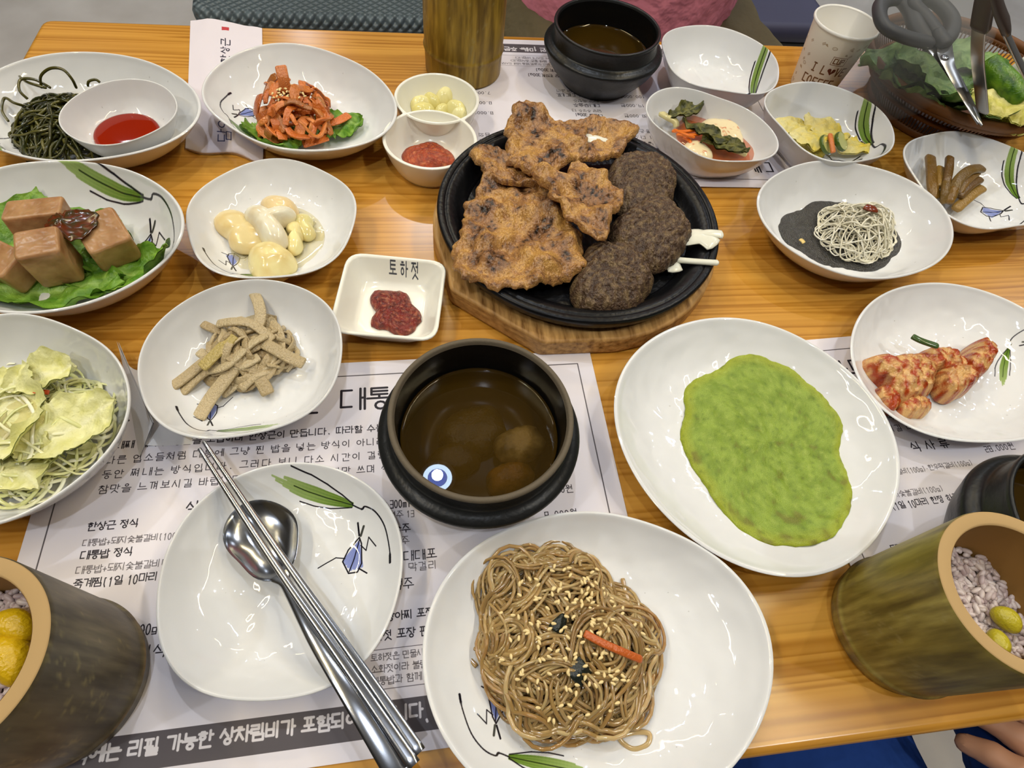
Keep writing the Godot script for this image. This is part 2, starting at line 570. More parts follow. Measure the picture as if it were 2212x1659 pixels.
# the hand-painted leaf, twig and cricket of the tableware; tip and foot of the leaf in pixels of the picture
func motif(img: Image, tip: Vector2, foot: Vector2, k := 1.0) -> void:
	var d := foot - tip
	var L := d.length()
	var x := d / L
	var y := Vector2(-x.y, x.x)
	var P := func(a: float, b: float) -> Vector2: return foot + (x * a + y * b) * L
	var ink := Color(0.10, 0.09, 0.12)
	var w := L * 0.0145
	var green := [Color(0.74, 0.82, 0.55), Color(0.47, 0.60, 0.20), Color(0.36, 0.51, 0.14)]
	var blade := func(t: float) -> float: return 0.062 * k * pow(sin(PI * clampf(t * 0.86 + 0.08, 0.0, 1.0)), 0.8)
	for i in 9:   # brush strokes of the leaf blade
		var e := (i - 4) / 4.0
		for s in 24:
			var t0 := s / 24.0
			var t1 := (s + 1) / 24.0
			var a0: float = blade.call(t0) * e
			var a1: float = blade.call(t1) * e
			if t0 < 0.14 * absf(e) + 0.05 * (i % 3):
				continue
			dab(img, P.call(t0 - 1.0, a0 - 0.02 * (1.0 - t0)), P.call(t1 - 1.0, a1 - 0.02 * (1.0 - t1)), w * 1.2, w * 1.3, green[0].lerp(green[1], t0) if i % 2 else green[0].lerp(green[2], t0))
	path(img, [P.call(-0.78, -0.17 * k), P.call(-0.55, -0.165 * k), P.call(-0.35, -0.13 * k), P.call(-0.15, -0.07 * k), P.call(0.0, -0.012)], w * 0.9, ink)
	path(img, [P.call(-0.72, -0.02), P.call(-0.35, -0.01), P.call(0.0, 0.0)], w * 0.6, Color(0.15, 0.2, 0.1))
	path(img, [P.call(-0.62, 0.10 * k), P.call(-0.45, 0.105 * k), P.call(-0.25, 0.085 * k), P.call(0.0, 0.025)], w * 0.8, ink)
	var tw := smooth([P.call(0.0, 0.0), P.call(0.12, 0.02), P.call(0.16, -0.01), P.call(0.30, 0.03), P.call(0.46, 0.16), P.call(0.60, 0.38), P.call(0.66, 0.52)], 5)
	for i in tw.size() - 1:
		dab(img, tw[i], tw[i + 1], w * (1.5 if i > 4 and i < 9 else (1.7 if i > 26 else 0.9)), w * (1.5 if i > 4 and i < 8 else (1.8 if i > 25 else 0.9)), ink)
	# cricket
	var C: Vector2 = P.call(0.22, 0.48)
	var Q := func(a: float, b: float) -> Vector2: return C + (x * a + y * b) * L
	for i in 7:
		dab(img, Q.call(-0.02, -0.14), Q.call(-0.10 + 0.035 * i, 0.17 - 0.02 * absf(i - 3.0)), w * 1.0, w * 2.6, Color(0.52, 0.58, 0.86, 0.85))
	var body := [Q.call(-0.03, -0.18), Q.call(-0.10, -0.02), Q.call(-0.11, 0.12), Q.call(0.0, 0.22), Q.call(0.09, 0.18), Q.call(0.10, 0.08), Q.call(0.02, -0.12), Q.call(-0.03, -0.18)]
	path(img, body, w, ink)
	path(img, [Q.call(-0.02, -0.16), Q.call(0.0, 0.05), Q.call(0.0, 0.2)], w * 0.8, ink)
	path(img, [Q.call(-0.04, -0.2), Q.call(-0.1, -0.32)], w * 1.4, ink)
	path(img, [Q.call(-0.02, -0.2), Q.call(-0.02, -0.3)], w * 1.8, Color(0.3, 0.3, 0.28))
	path(img, [Q.call(0.02, -0.1), Q.call(0.1, -0.06), Q.call(0.08, -0.2), Q.call(0.2, -0.12)], w * 0.8, ink)
	path(img, [Q.call(-0.1, 0.08), Q.call(-0.2, 0.1), Q.call(-0.34, 0.26)], w * 0.8, ink)
	path(img, [Q.call(0.09, 0.14), Q.call(0.2, 0.17)], w * 1.0, ink)

# ---------------------------------------------------------------- tableware
# a hand-shaped glazed dish over an outline; inner is its hollow as (share of the radius, share of the height)
func dish(called: String, label: String, category: String, c: Vector2, f: Array, H: float, inner: Array, deco := [], px := 512, group := "", by := TY) -> void:
	var rmax := 0.0
	for i in 64:
		rmax = maxf(rmax, rad(f, TAU * i / 64))
	var size := rmax * 2.1
	var img := Image.create(px, px, false, Image.FORMAT_RGB8)
	img.fill(Color(1, 1, 1))
	var toPx := func(p: Vector2) -> Vector2: return ((p - c) / size + Vector2(0.5, 0.5)) * px
	for i in 16:
		var q := Vector2(rng.randf_range(0.2, 0.8), rng.randf_range(0.2, 0.8)) * px
		dab(img, q, q + Vector2(rng.randf() * 1.5, 0), 1.0, 1.2, Color(0.45, 0.42, 0.38, 0.5))
	for d in deco:
		if d[0] is Vector2:
			motif(img, toPx.call(d[0]), toPx.call(d[1]), d[2] if d.size() > 2 else 1.0)
		else:
			d[0].call(img, toPx)
	var m: StandardMaterial3D = M.glaze.duplicate()
	m.albedo_texture = ImageTexture.create_from_image(img)
	var out := smooth([Vector2(0, 0.08), Vector2(0.50, 0.08), Vector2(0.54, 0.0), Vector2(0.60, 0.0), Vector2(0.64, 0.08), Vector2(0.80, 0.33), Vector2(0.92, 0.66), Vector2(0.985, 0.93), Vector2(0.999, 0.975)], 3)
	if inner != CUPPED:   # shallow dishes flare evenly from foot to rim
		out = smooth([Vector2(0, 0.08), Vector2(0.48, 0.08), Vector2(0.51, 0.0), Vector2(0.56, 0.0), Vector2(0.60, 0.06), Vector2(0.74, 0.29), Vector2(0.87, 0.58), Vector2(0.965, 0.86), Vector2(0.994, 0.95), Vector2(0.999, 0.975)], 3)
	var ins := smooth([Vector2(0.998, 0.985), Vector2(0.988, 1.0), Vector2(0.972, 0.985)] + inner, 6)
	var nz := noise(called.hash() % 1000, 0.028, 2)
	var rows := []
	var us := []
	var n := 150
	for side in 2:
		for p in (out if side == 0 else ins):
			var row := PackedVector3Array()
			var u := PackedVector2Array()
			for j in n:
				var a := TAU * j / n
				var r: float = rad(f, a) * p.x
				var q := Vector2(cos(a), sin(a)) * r
				var y: float = p.y * H
				if side == 1 and p.x < 0.97:
					y += (0.0011 * nz.get_noise_2d(q.x * 1000.0, q.y * 1000.0) + 0.00042 * nz.get_noise_2d(q.x * 2600.0 + 400.0, q.y * 2600.0)) * minf(1.0, p.x * 3.0) * minf(1.0, (0.97 - p.x) * 12.0)
				row.append(Vector3(q.x, y, q.y))
				u.append(q / size + Vector2(0.5, 0.5) if side == 1 else Vector2(0.01, 0.01))
			rows.append(row)
			us.append(u)
	var mb := MB.new()
	mb.grid(rows, true, Color.WHITE, us)
	var o := solo(called, mb.mesh(), m, label, category, at(Vector3(c.x, by, c.y)), group)
	dishes[String(o.name)] = {"c": c, "f": f, "h": H, "ins": ins, "y": by}

func floor_of(called: String) -> Callable:   # height of a dish's hollow at (x, z)
	var d: Dictionary = dishes[called]
	return func(x: float, z: float) -> float:
		var q: Vector2 = Vector2(x, z) - d.c
		var s: float = q.length() / rad(d.f, atan2(q.y, q.x))
		var ins: Array = d.ins
		for k in ins.size() - 1:
			if s <= ins[k].x and s >= ins[k + 1].x:
				return d.y + d.h * lerpf(ins[k + 1].y, ins[k].y, (s - ins[k + 1].x) / maxf(ins[k].x - ins[k + 1].x, 1e-6))
		return d.y + d.h * (ins[ins.size() - 1].y if s < 0.5 else 1.0)

func flat(y: float) -> Callable:
	return func(_x: float, _z: float) -> float: return y

const PLATE := [Vector2(0.92, 0.80), Vector2(0.82, 0.52), Vector2(0.70, 0.30), Vector2(0.58, 0.20), Vector2(0.45, 0.17), Vector2(0.25, 0.16), Vector2(0.0, 0.16)]
const BOWL := [Vector2(0.94, 0.86), Vector2(0.86, 0.62), Vector2(0.76, 0.38), Vector2(0.64, 0.22), Vector2(0.50, 0.15), Vector2(0.25, 0.13), Vector2(0.0, 0.13)]
const CUPPED := [Vector2(0.95, 0.90), Vector2(0.90, 0.70), Vector2(0.83, 0.48), Vector2(0.72, 0.28), Vector2(0.56, 0.17), Vector2(0.28, 0.14), Vector2(0.0, 0.14)]

# ---------------------------------------------------------------- the scene
func _ready() -> void:
	rng.seed = 7
	view_and_light()
	surfaces()
	room()
	table()
	placemats()
	plates()
	pots_and_tubes()
	hot_plate()
	foods_left()
	foods_middle()
	foods_right()
	basket_and_tools()
	people()

func view_and_light() -> void:
	var cam := Camera3D.new()
	cam.name = "camera"
	cam.fov = 65.825
	cam.near = 0.02
	add_child(cam)
	cam.transform = Transform3D(Basis(Vector3(0.98984, 0.09181, 0.10857), Vector3(0.04501, 0.52198, -0.85177), Vector3(-0.13487, 0.848, 0.51255)).orthonormalized(), Vector3(0.38826, TY + 0.37532, 0.7033))
	cam.current = true
	var we := WorldEnvironment.new()
	we.name = "surroundings"
	var env := Environment.new()
	env.background_mode = Environment.BG_COLOR
	env.background_color = Color(0.5, 0.52, 0.55)
	env.background_energy_multiplier = 0.3
	env.tonemap_mode = Environment.TONE_MAPPER_LINEAR
	env.tonemap_exposure = 0.80
	env.sdfgi_enabled = true
	env.ssao_enabled = true
	env.ssil_enabled = true
	env.volumetric_fog_enabled = true
	env.volumetric_fog_density = 0.0
	we.environment = env
	add_child(we)
	M.lamp = std(Color(0.9, 0.93, 1.0), 0.4)
	M.lamp.emission_enabled = true
	M.lamp.emission = Color(0.80, 0.90, 1.0)
	M.lamp.emission_energy_multiplier = 30.0
	M.lamp2 = std(Color(0.5, 0.55, 0.7), 0.4)
	M.lamp2.emission_enabled = true
	M.lamp2.emission = Color(0.45, 0.58, 1.0)
	M.lamp2.emission_energy_multiplier = 11.0
	M.tube = std(Color(1.0, 0.95, 0.8), 0.4)
	M.tube.emission_enabled = true
	M.tube.emission = Color(1.0, 0.88, 0.62)
	M.tube.emission_energy_multiplier = 12.0
	M.white_metal = std(Color(0.85, 0.85, 0.84), 0.4)
	# round downlights in the ceiling
	var spots := [Vector2(0.3956, -0.149), Vector2(-0.75, -0.25), Vector2(1.55, -0.30), Vector2(0.35, 1.05), Vector2(-0.75, 1.05), Vector2(1.5, 1.05), Vector2(0.4, -1.6), Vector2(-0.9, -1.7), Vector2(1.7, -1.7), Vector2(2.6, -1.9), Vector2(3.4, -3.0), Vector2(-0.3, -3.2), Vector2(2.9, -0.6)]
	for p in spots:
		var t := thing("ceiling_downlight", "round recessed ceiling downlight with concentric rings above the dining hall", "light", Vector3(p.x, HALL - 0.012, p.y), "round ceiling downlights")
		var a := MB.new()
		lathe(a, [Vector2(0.0, 0.012), Vector2(0.066, 0.012), Vector2(0.068, 0.0), Vector2(0.058, -0.002), Vector2(0.054, 0.006), Vector2(0.0, 0.006)], 40)
		part("housing", a.mesh(), M.white_metal, t)
		var b := MB.new()
		lathe(b, [Vector2(0.036, 0.0055), Vector2(0.053, 0.0055), Vector2(0.053, 0.004), Vector2(0.036, 0.004), Vector2(0.036, 0.0055)], 40)
		part("glowing_diffuser", b.mesh(), M.lamp, t)
		var d := MB.new()
		lathe(d, [Vector2(0.0, 0.0055), Vector2(0.034, 0.0055), Vector2(0.034, 0.003), Vector2(0.026, 0.004), Vector2(0.018, 0.003), Vector2(0.010, 0.004), Vector2(0.0, 0.003)], 40)
		part("glowing_lens", d.mesh(), M.lamp2, t)
		var l := SpotLight3D.new()
		l.name = "downlight_glow"
		l.position = Vector3(0, -0.02, 0)
		l.rotation_degrees.x = -90
		l.spot_angle = 82
		l.spot_angle_attenuation = 0.9
		l.spot_range = 9
		l.spot_attenuation = 2
		l.light_color = Color(0.93, 0.96, 1.0)
		l.light_energy = 0.62
		l.light_size = 0.02
		l.shadow_enabled = true
		t.add_child(l)
	# warm linear lamps hung under the ceiling
	var lines := [Vector3(-0.45, 0.45, 0.0), Vector3(1.35, 0.45, 0.0), Vector3(0.45, -0.95, 90.0)]
	for p in lines:
		var t := thing("linear_lamp", "long warm white linear lamp hung below the ceiling", "light", Vector3(p.x, HALL - 0.20, p.y), "warm linear lamps")
		t.rotation_degrees.y = p.z
		var a := MB.new()
		box(a, 0.05, 0.04, 1.3, Vector3(0, 0.004, 0), 0.006)
		part("lamp_body", a.mesh(), M.white_metal, t)
		var b := MB.new()
		box(b, 0.042, 0.010, 1.28, Vector3(0, -0.008, 0), 0.003)
		part("glowing_diffuser", b.mesh(), M.tube, t)
		for s in [-0.5, 0.5]:
			var w := MB.new()
			tube(w, PackedVector3Array([Vector3(0, 0.04, s), Vector3(0, 0.20, s)]), 0.002, 0.002, 6)
			part("suspension_rod", w.mesh(), M.white_metal, t)
		var l := AreaLight3D.new()
		l.name = "linear_glow"
		l.area_size = Vector2(0.042, 1.28)
		l.position = Vector3(0, -0.012, 0)
		l.rotation_degrees.x = -90
		l.area_range = 9
		l.area_attenuation = 2
		l.light_color = Color(1.0, 0.92, 0.74)
		l.light_energy = 1.1
		l.shadow_enabled = true
		t.add_child(l)

func surfaces() -> void:
	M.glaze = std(Color(0.87, 0.872, 0.87), 0.035, 0.5)
	M.melamine = std(Color(0.93, 0.92, 0.87), 0.16, 0.45)
	M.steel = std(Color(0.68, 0.69, 0.71), 0.20)
	M.steel.metallic = 1.0
	M.brushed = std(Color(0.66, 0.66, 0.66), 0.30)
	M.brushed.metallic = 1.0
	M.stone = std(srgb(24, 25, 25), 0.36, 0.4)
	bump(M.stone, ntex(3, 0.06), 0.02, Vector3(14, 14, 14))
	M.pot_inside = std(srgb(15, 15, 15), 0.24, 0.35)
	M.iron = std(srgb(13, 13, 15), 0.34, 0.35)
	bump(M.iron, ntex(5, 0.05), 0.03, Vector3(12, 12, 12))
	M.rawclay = std(srgb(96, 86, 70), 0.7, 0.4)
	bump(M.rawclay, ntex(6, 0.08), 0.02, Vector3(20, 20, 20))
	M.paper = std(Color(0.90, 0.89, 0.90), 0.75, 0.3)
	M.napkin = std(Color(0.92, 0.91, 0.90), 0.85, 0.2)
	bump(M.napkin, ntex(8, 0.1), 0.01, Vector3(30, 30, 30))
	M.broth = std(Color(0.235, 0.165, 0.025, 0.66), 0.0, 0.5)
	M.broth.transparency = BaseMaterial3D.TRANSPARENCY_ALPHA
	M.juice = std(Color(0.80, 0.40, 0.14, 0.5), 0.04)
	M.juice.transparency = BaseMaterial3D.TRANSPARENCY_ALPHA
	M.brine = std(Color(0.90, 0.84, 0.55, 0.28), 0.03)
	M.brine.transparency = BaseMaterial3D.TRANSPARENCY_ALPHA
	M.red_sauce = std(srgb(132, 28, 4), 0.05, 0.4)
	M.meat = vcol(0.30, 0.5)
	bump(M.meat, ntex(11, 0.06, 256, 5), 0.10, Vector3(24, 24, 24))
	M.meat.albedo_texture = ntex(17, 0.045, 512, 5, Color(0.42, 0.31, 0.22), Color(1, 1, 1), 0.20)
	M.patty = vcol(0.5, 0.45)
	M.patty.albedo_texture = ntex(18, 0.06, 512, 5, Color(0.46, 0.40, 0.34), Color(1, 1, 1), 0.45)
	bump(M.patty, ntex(12, 0.07, 256, 4), 0.14, Vector3(22, 22, 22))
	M.paste = vcol(0.28, 0.5)
	bump(M.paste, ntex(13, 0.06, 256, 3), 0.12, Vector3(34, 34, 34))
	M.pancake = vcol(0.42, 0.4)
	bump(M.pancake, ntex(14, 0.10, 256, 3), 0.03, Vector3(30, 30, 30))
	M.pancake.albedo_texture = ntex(19, 0.10, 512, 3, Color(0.62, 0.66, 0.42), Color(1, 1, 1), 0.35)
	M.leafy = vcol(0.36, 0.4)
	M.leafy.backlight_enabled = true
	M.leafy.backlight = Color(0.25, 0.32, 0.10)
	bump(M.leafy, ntex(15, 0.04, 256, 4), 0.06, Vector3(34, 34, 34))
	M.wet = vcol(0.18, 0.5)
	M.moist = vcol(0.34, 0.5)
	bump(M.moist, ntex(16, 0.05, 256, 4), 0.05, Vector3(30, 30, 30))
	M.noodle = vcol(0.14, 0.55)
	M.noodle.subsurf_scatter_enabled = true
	M.noodle.subsurf_scatter_strength = 0.2
	M.coated = vcol(0.30, 0.5)
	M.coated.albedo_texture = ntex(23, 0.12, 512, 3, Color(0.50, 0.42, 0.34), Color(1, 1, 1), 0.22)
	bump(M.coated, ntex(24, 0.07, 256, 4), 0.09, Vector3(26, 26, 26))
	M.spicy = vcol(0.22, 0.5)
	M.spicy.albedo_texture = ntex(25, 0.10, 512, 3, Color(0.80, 0.58, 0.42), Color(1, 1, 1), 0.30)
	bump(M.spicy, ntex(26, 0.06, 256, 4), 0.07, Vector3(28, 28, 28))
	M.dry = vcol(0.7, 0.3)
	M.bamboo = vcol(0.42, 0.4)
	M.bamboo.albedo_texture = ntex(21, 0.025, 512, 5, Color(0.62, 0.60, 0.55), Color(1, 1, 1), 0.45)
	M.bamboo.uv1_triplanar = true
	M.bamboo.uv1_scale = Vector3(14, 1.6, 14)
	M.wicker = vcol(0.5, 0.4)

func planks() -> ImageTexture:   # pine grain running along x
	var w := 1536
	var h := 960
	var big := noise(31, 0.9, 3)
	var g1 := noise(32, 2.0, 2)
	var fine := noise(33, 0.5, 2)
	var data := PackedByteArray()
	data.resize(w * h * 3)
	var light := Color(0.815, 0.60, 0.255)
	var deep := Color(0.57, 0.355, 0.075)
	var k := 0
	for y in h:
		var z := 0.73 * y / h
		var stave := int(z / 0.092)
		for x in w:
			var xm := 1.20 * x / w
			var off := stave * 3.7 + (2.1 if fposmod(xm + stave * 0.37, 0.62) < 0.31 else 0.0) * 0.0
			var wv := big.get_noise_2d(xm * 0.9 + off * 5.0, z * 2.2 + off)
			var sp := g1.get_noise_2d(off * 3.0 + xm * 0.12, z * 22.0)
			var q := z * 112.0 + wv * 2.2 + sp * 1.6 + off
			var f := q - floorf(q)
			var ringv := pow(f, 2.6) * (1.0 - smoothstep(0.84, 1.0, f))
			var tone := 0.5 + 0.5 * g1.get_noise_2d(xm * 0.5 + off, z * 12.0)
			var fi := fine.get_noise_2d(xm * 9.0, z * 520.0)
			var t := clampf(ringv * (0.25 + 0.95 * tone) + 0.12 * fi + 0.30 * (tone - 0.5) + 0.12 + 0.05 * sin(stave * 2.4), 0.0, 1.0)
			var c := light.lerp(deep, t)
			data[k] = int(c.r * 255.0)
			data[k + 1] = int(c.g * 255.0)
			data[k + 2] = int(c.b * 255.0)
			k += 3
	return ImageTexture.create_from_image(Image.create_from_data(w, h, false, Image.FORMAT_RGB8, data))

func room() -> void:
	var fl := std(Color(0.86, 0.84, 0.82), 0.28, 0.5)
	fl.albedo_texture = ntex(41, 0.008, 512, 5, Color(0.88, 0.87, 0.86), Color(1, 1, 1), 0.5)
	fl.uv1_triplanar = true
	fl.uv1_scale = Vector3(0.7, 0.7, 0.7)
	var wallm := std(Color(0.58, 0.57, 0.55), 0.8)
	var a := MB.new()
	box(a, 8.0, 0.1, 8.0, Vector3(0.7, -0.1, -0.9))
	struct("floor", a.mesh(), fl)
	a = MB.new()
	box(a, 8.0, 0.1, 8.0, Vector3(0.7, HALL, -0.9))
	struct("ceiling", a.mesh(), wallm)
	for w in [["wall_north", 8.0, 0.1, 0.7, -4.95], ["wall_south", 8.0, 0.1, 0.7, 3.15], ["wall_west", 0.1, 8.0, -3.35, -0.9], ["wall_east", 0.1, 8.0, 4.75, -0.9]]:
		a = MB.new()
		box(a, w[1], HALL, w[2], Vector3(w[3], 0, w[4]))
		struct(w[0], a.mesh(), wallm)

func table() -> void:
	var wood := std(Color(1, 1, 1), 0.22, 0.5)
	wood.albedo_texture = planks()
	wood.heightmap_enabled = true
	wood.heightmap_texture = ntex(34, 0.02, 256, 3)
	wood.heightmap_scale = 0.02
	var legm := std(srgb(60, 45, 30), 0.5)
	var t := thing("dining_table", "varnished pine dining table covered with dishes", "table", Vector3(0.6, 0, 0.363))
	var a := MB.new()
	var pl := rect(1.2, 0.7257, 0.012, 4)
	slab(a, pl, TY - 0.03, TY, 0.004, Color.WHITE, 1.0, Vector2(-0.6, -0.36285))
	for i in a.uv.size():
		a.uv[i] = a.uv[i] / Vector2(1.2, 0.7257)
	part("tabletop", a.mesh(), wood, t)
	for s in [[-1, -1], [1, -1], [-1, 1], [1, 1]]:
		var l := MB.new()
		box(l, 0.06, TY - 0.03, 0.06, Vector3(s[0] * 0.52, 0, s[1] * 0.29), 0.004)
		part("leg", l.mesh(), legm, t)

func placemats() -> void:
	var w := 2048
	var k := w / 369.6
	var img := Image.create(w, int(251.15 * k), false, Image.FORMAT_RGB8)
	img.fill(Color(0.97, 0.96, 0.97))
	var ink := Color(0.16, 0.14, 0.17)
	var grey := Color(0.38, 0.36, 0.37)
	var line := func(x0: float, y0: float, x1: float, y1: float, t: float, c: Color) -> void: dab(img, Vector2(x0, y0) * k, Vector2(x1, y1) * k, t * k, t * k, c)
	line.call(11.7, 11.7, 357.9, 11.7, 0.8, grey)
	line.call(357.9, 11.7, 357.9, 225, 0.8, grey)
	line.call(11.7, 11.7, 11.7, 225, 0.8, grey)
	img.fill_rect(Rect2i(int(11.3 * k), int(225 * k), int(347 * k), int(17 * k)), grey)
	var say := func(s: String, x: float, y: float, h: float, wd: float, t: float, c: Color) -> void: write(img, s, Vector2(x, y) * k, h * k, wd * k, t * k, c)
	for q in [["대", 35], ["나", 54], ["무", 73], ["한", 112], ["상", 131], ["근", 150], ["대", 181], ["통", 199.5], ["밥", 219]]:
		say.call(q[0], q[1], 23, 18.0, 0, 1.7, ink)
	say.call("3대째 대나무 통밥을 고집하며 한상근이 만듭니다. 따라할 수는 있어도 같을 수는 없습니다. 저희 대통밥은", 35, 53, 5.6, 299, 0.62, ink)
	say.call("다른 업소들처럼 대통에 그냥 찐 밥을 넣는 방식이 아니라 대나무에 불린 쌀을 넣어 한 시간 이상", 35, 63.5, 5.6, 299, 0.48, ink)
	say.call("동안 쪄내는 방식입니다. 그러다 보니 다소 시간이 걸릴 수 있으니 양해 부탁드리며 기다림의", 35, 73.5, 5.6, 299, 0.48, ink)
	say.call("참맛을 느껴보시길 바랍니다. 대나무 통은 한 번만 쓰며 식사하신 후 소장이 가능합니다", 35, 83.5, 5.6, 270, 0.48, ink)
	say.call("식 사 류", 89, 99, 8.0, 0, 0.85, ink)
	say.call("주 류", 262, 97, 8.0, 0, 0.85, ink)
	say.call("한상근 정식", 34, 107.5, 7.0, 29, 0.62, ink)
	say.call("28,000원", 148, 109, 5.6, 27, 0.5, ink)
	say.call("대통밥+돼지숯불갈비(100g)·한우떡갈비(100g)", 33.5, 118, 5.0, 98, 0.42, grey)
	say.call("대통밥 정식", 34, 125, 7.0, 29, 0.62, ink)
	say.call("19,000원", 148, 127, 5.6, 27, 0.5, ink)
	say.call("대통밥+돼지숯불갈비(100g)", 33.5, 134, 5.0, 63, 0.42, grey)
	say.call("죽계찜(1일 10마리 한정 하루전 예약)", 34, 141.5, 6.4, 92, 0.58, ink)
	say.call("100,000원", 144, 143, 5.6, 31, 0.5, ink)
	say.call("돼지숯불갈비(300g)", 34, 170, 7.0, 54, 0.62, ink)
	say.call("한우떡갈비 정식", 34, 182, 7.0, 58, 0.62, ink)
	for q in [["대잎술 300ml", 109, 30, 0.6, 6.4, "8,000원"], ["담양 추성주 13", 117, 32, 0.45, 5.2, ""], ["대나무술주", 126, 29, 0.6, 6.4, "8,000원"], ["담양 죽향주", 134, 28, 0.45, 5.2, ""], ["막걸리 대대포", 143.5, 45, 0.6, 6.4, "7,000원"], ["프리미엄 막걸리", 151, 45, 0.45, 5.2, ""], ["소주 맥주", 160, 30, 0.6, 6.4, "5,000원"]]:
		say.call(q[0], 198, q[1], q[4], q[2], q[3], ink if q[3] > 0.5 else grey)
		if q[5] != "":
			say.call(q[5], 314, q[1], 5.6, 23, 0.5, ink)
	say.call("죽순 장아찌 포장 판매(300g)", 198, 178.5, 7.0, 72, 0.62, ink)
	say.call("토하젓 포장 판매(300g)", 198, 188.5, 7.0, 62, 0.62, ink)
	line.call(198, 198.5, 345, 198.5, 0.35, grey)
	line.call(198, 219, 345, 219, 0.35, grey)
	say.call("토하젓은 민물새우로 담근 젓갈로 밥을 비벼 드시면 맛이 좋고 소화를 도와", 202, 200.6, 4.8, 138, 0.4, grey)
	say.call("소화젓이라 불릴만큼 몸에 좋은 음식입니다", 202, 206.6, 4.8, 84, 0.4, grey)
	say.call("대통밥과 함께 비벼서 드시기 바랍니다", 202, 212.6, 4.8, 78, 0.4, grey)
	say.call("모든 정식에는 리필 가능한 상차림비가 포함되어 있습니다. 1인 1메뉴 주문 부탁드립니다", 28, 228, 10.5, 312, 1.35, Color(0.93, 0.92, 0.92))
	var m: StandardMaterial3D = M.paper.duplicate()
	m.albedo_texture = ImageTexture.create_from_image(img)
	m.roughness = 0.45
	var sheets := [[Vector2(0.329, 0.5779), 0.0149, 0.0, "printed paper placemat lying under the empty dish with the spoon", 0.0], [Vector2(0.5932, 0.1375), 3.1395, 0.004, "printed paper placemat across the table, turned upside down under the black pot", 1.0], [Vector2(0.8387, 0.5658), 0.0534, 0.0, "printed paper placemat partly hidden under the kimchi plate and the pancake plate", 0.0]]
	for s in sheets:
		var nz := noise(int(s[0].x * 1000), 0.009, 2)
		var top := []
		var bot := []
		var uvs := []
		for i in 25:
			var r1 := PackedVector3Array()
			var r2 := PackedVector3Array()
			var u := PackedVector2Array()
			for j in 33:
				var p := Vector2(j / 32.0 - 0.5, i / 24.0 - 0.5)
				var rim := maxf(absf(p.x), absf(p.y)) * 2.0
				var y: float = 0.0006 + s[2] * 0.5 * maxf(0.0, nz.get_noise_2d(p.x * 370.0, p.y * 250.0) + 0.1) * pow(rim, 3.0)
				r1.append(Vector3(p.x * 0.3696, y + 0.0003, p.y * 0.25115))
				r2.append(Vector3(p.x * 0.3696, y, p.y * 0.25115))
				u.append(p + Vector2(0.5, 0.5))
			top.append(r1)
			bot.append(r2)
			uvs.append(u)
		bot.reverse()
		var ub := uvs.duplicate()
		ub.reverse()
		var mb := MB.new()
		mb.grid(top + bot, false, Color.WHITE, uvs + ub)
		solo("paper_placemat", mb.mesh(), m, s[3], "placemat", Transform3D(Basis(Vector3.UP, s[1]), Vector3(s[0].x, TY + 0.0002, s[0].y)), "printed paper placemats")

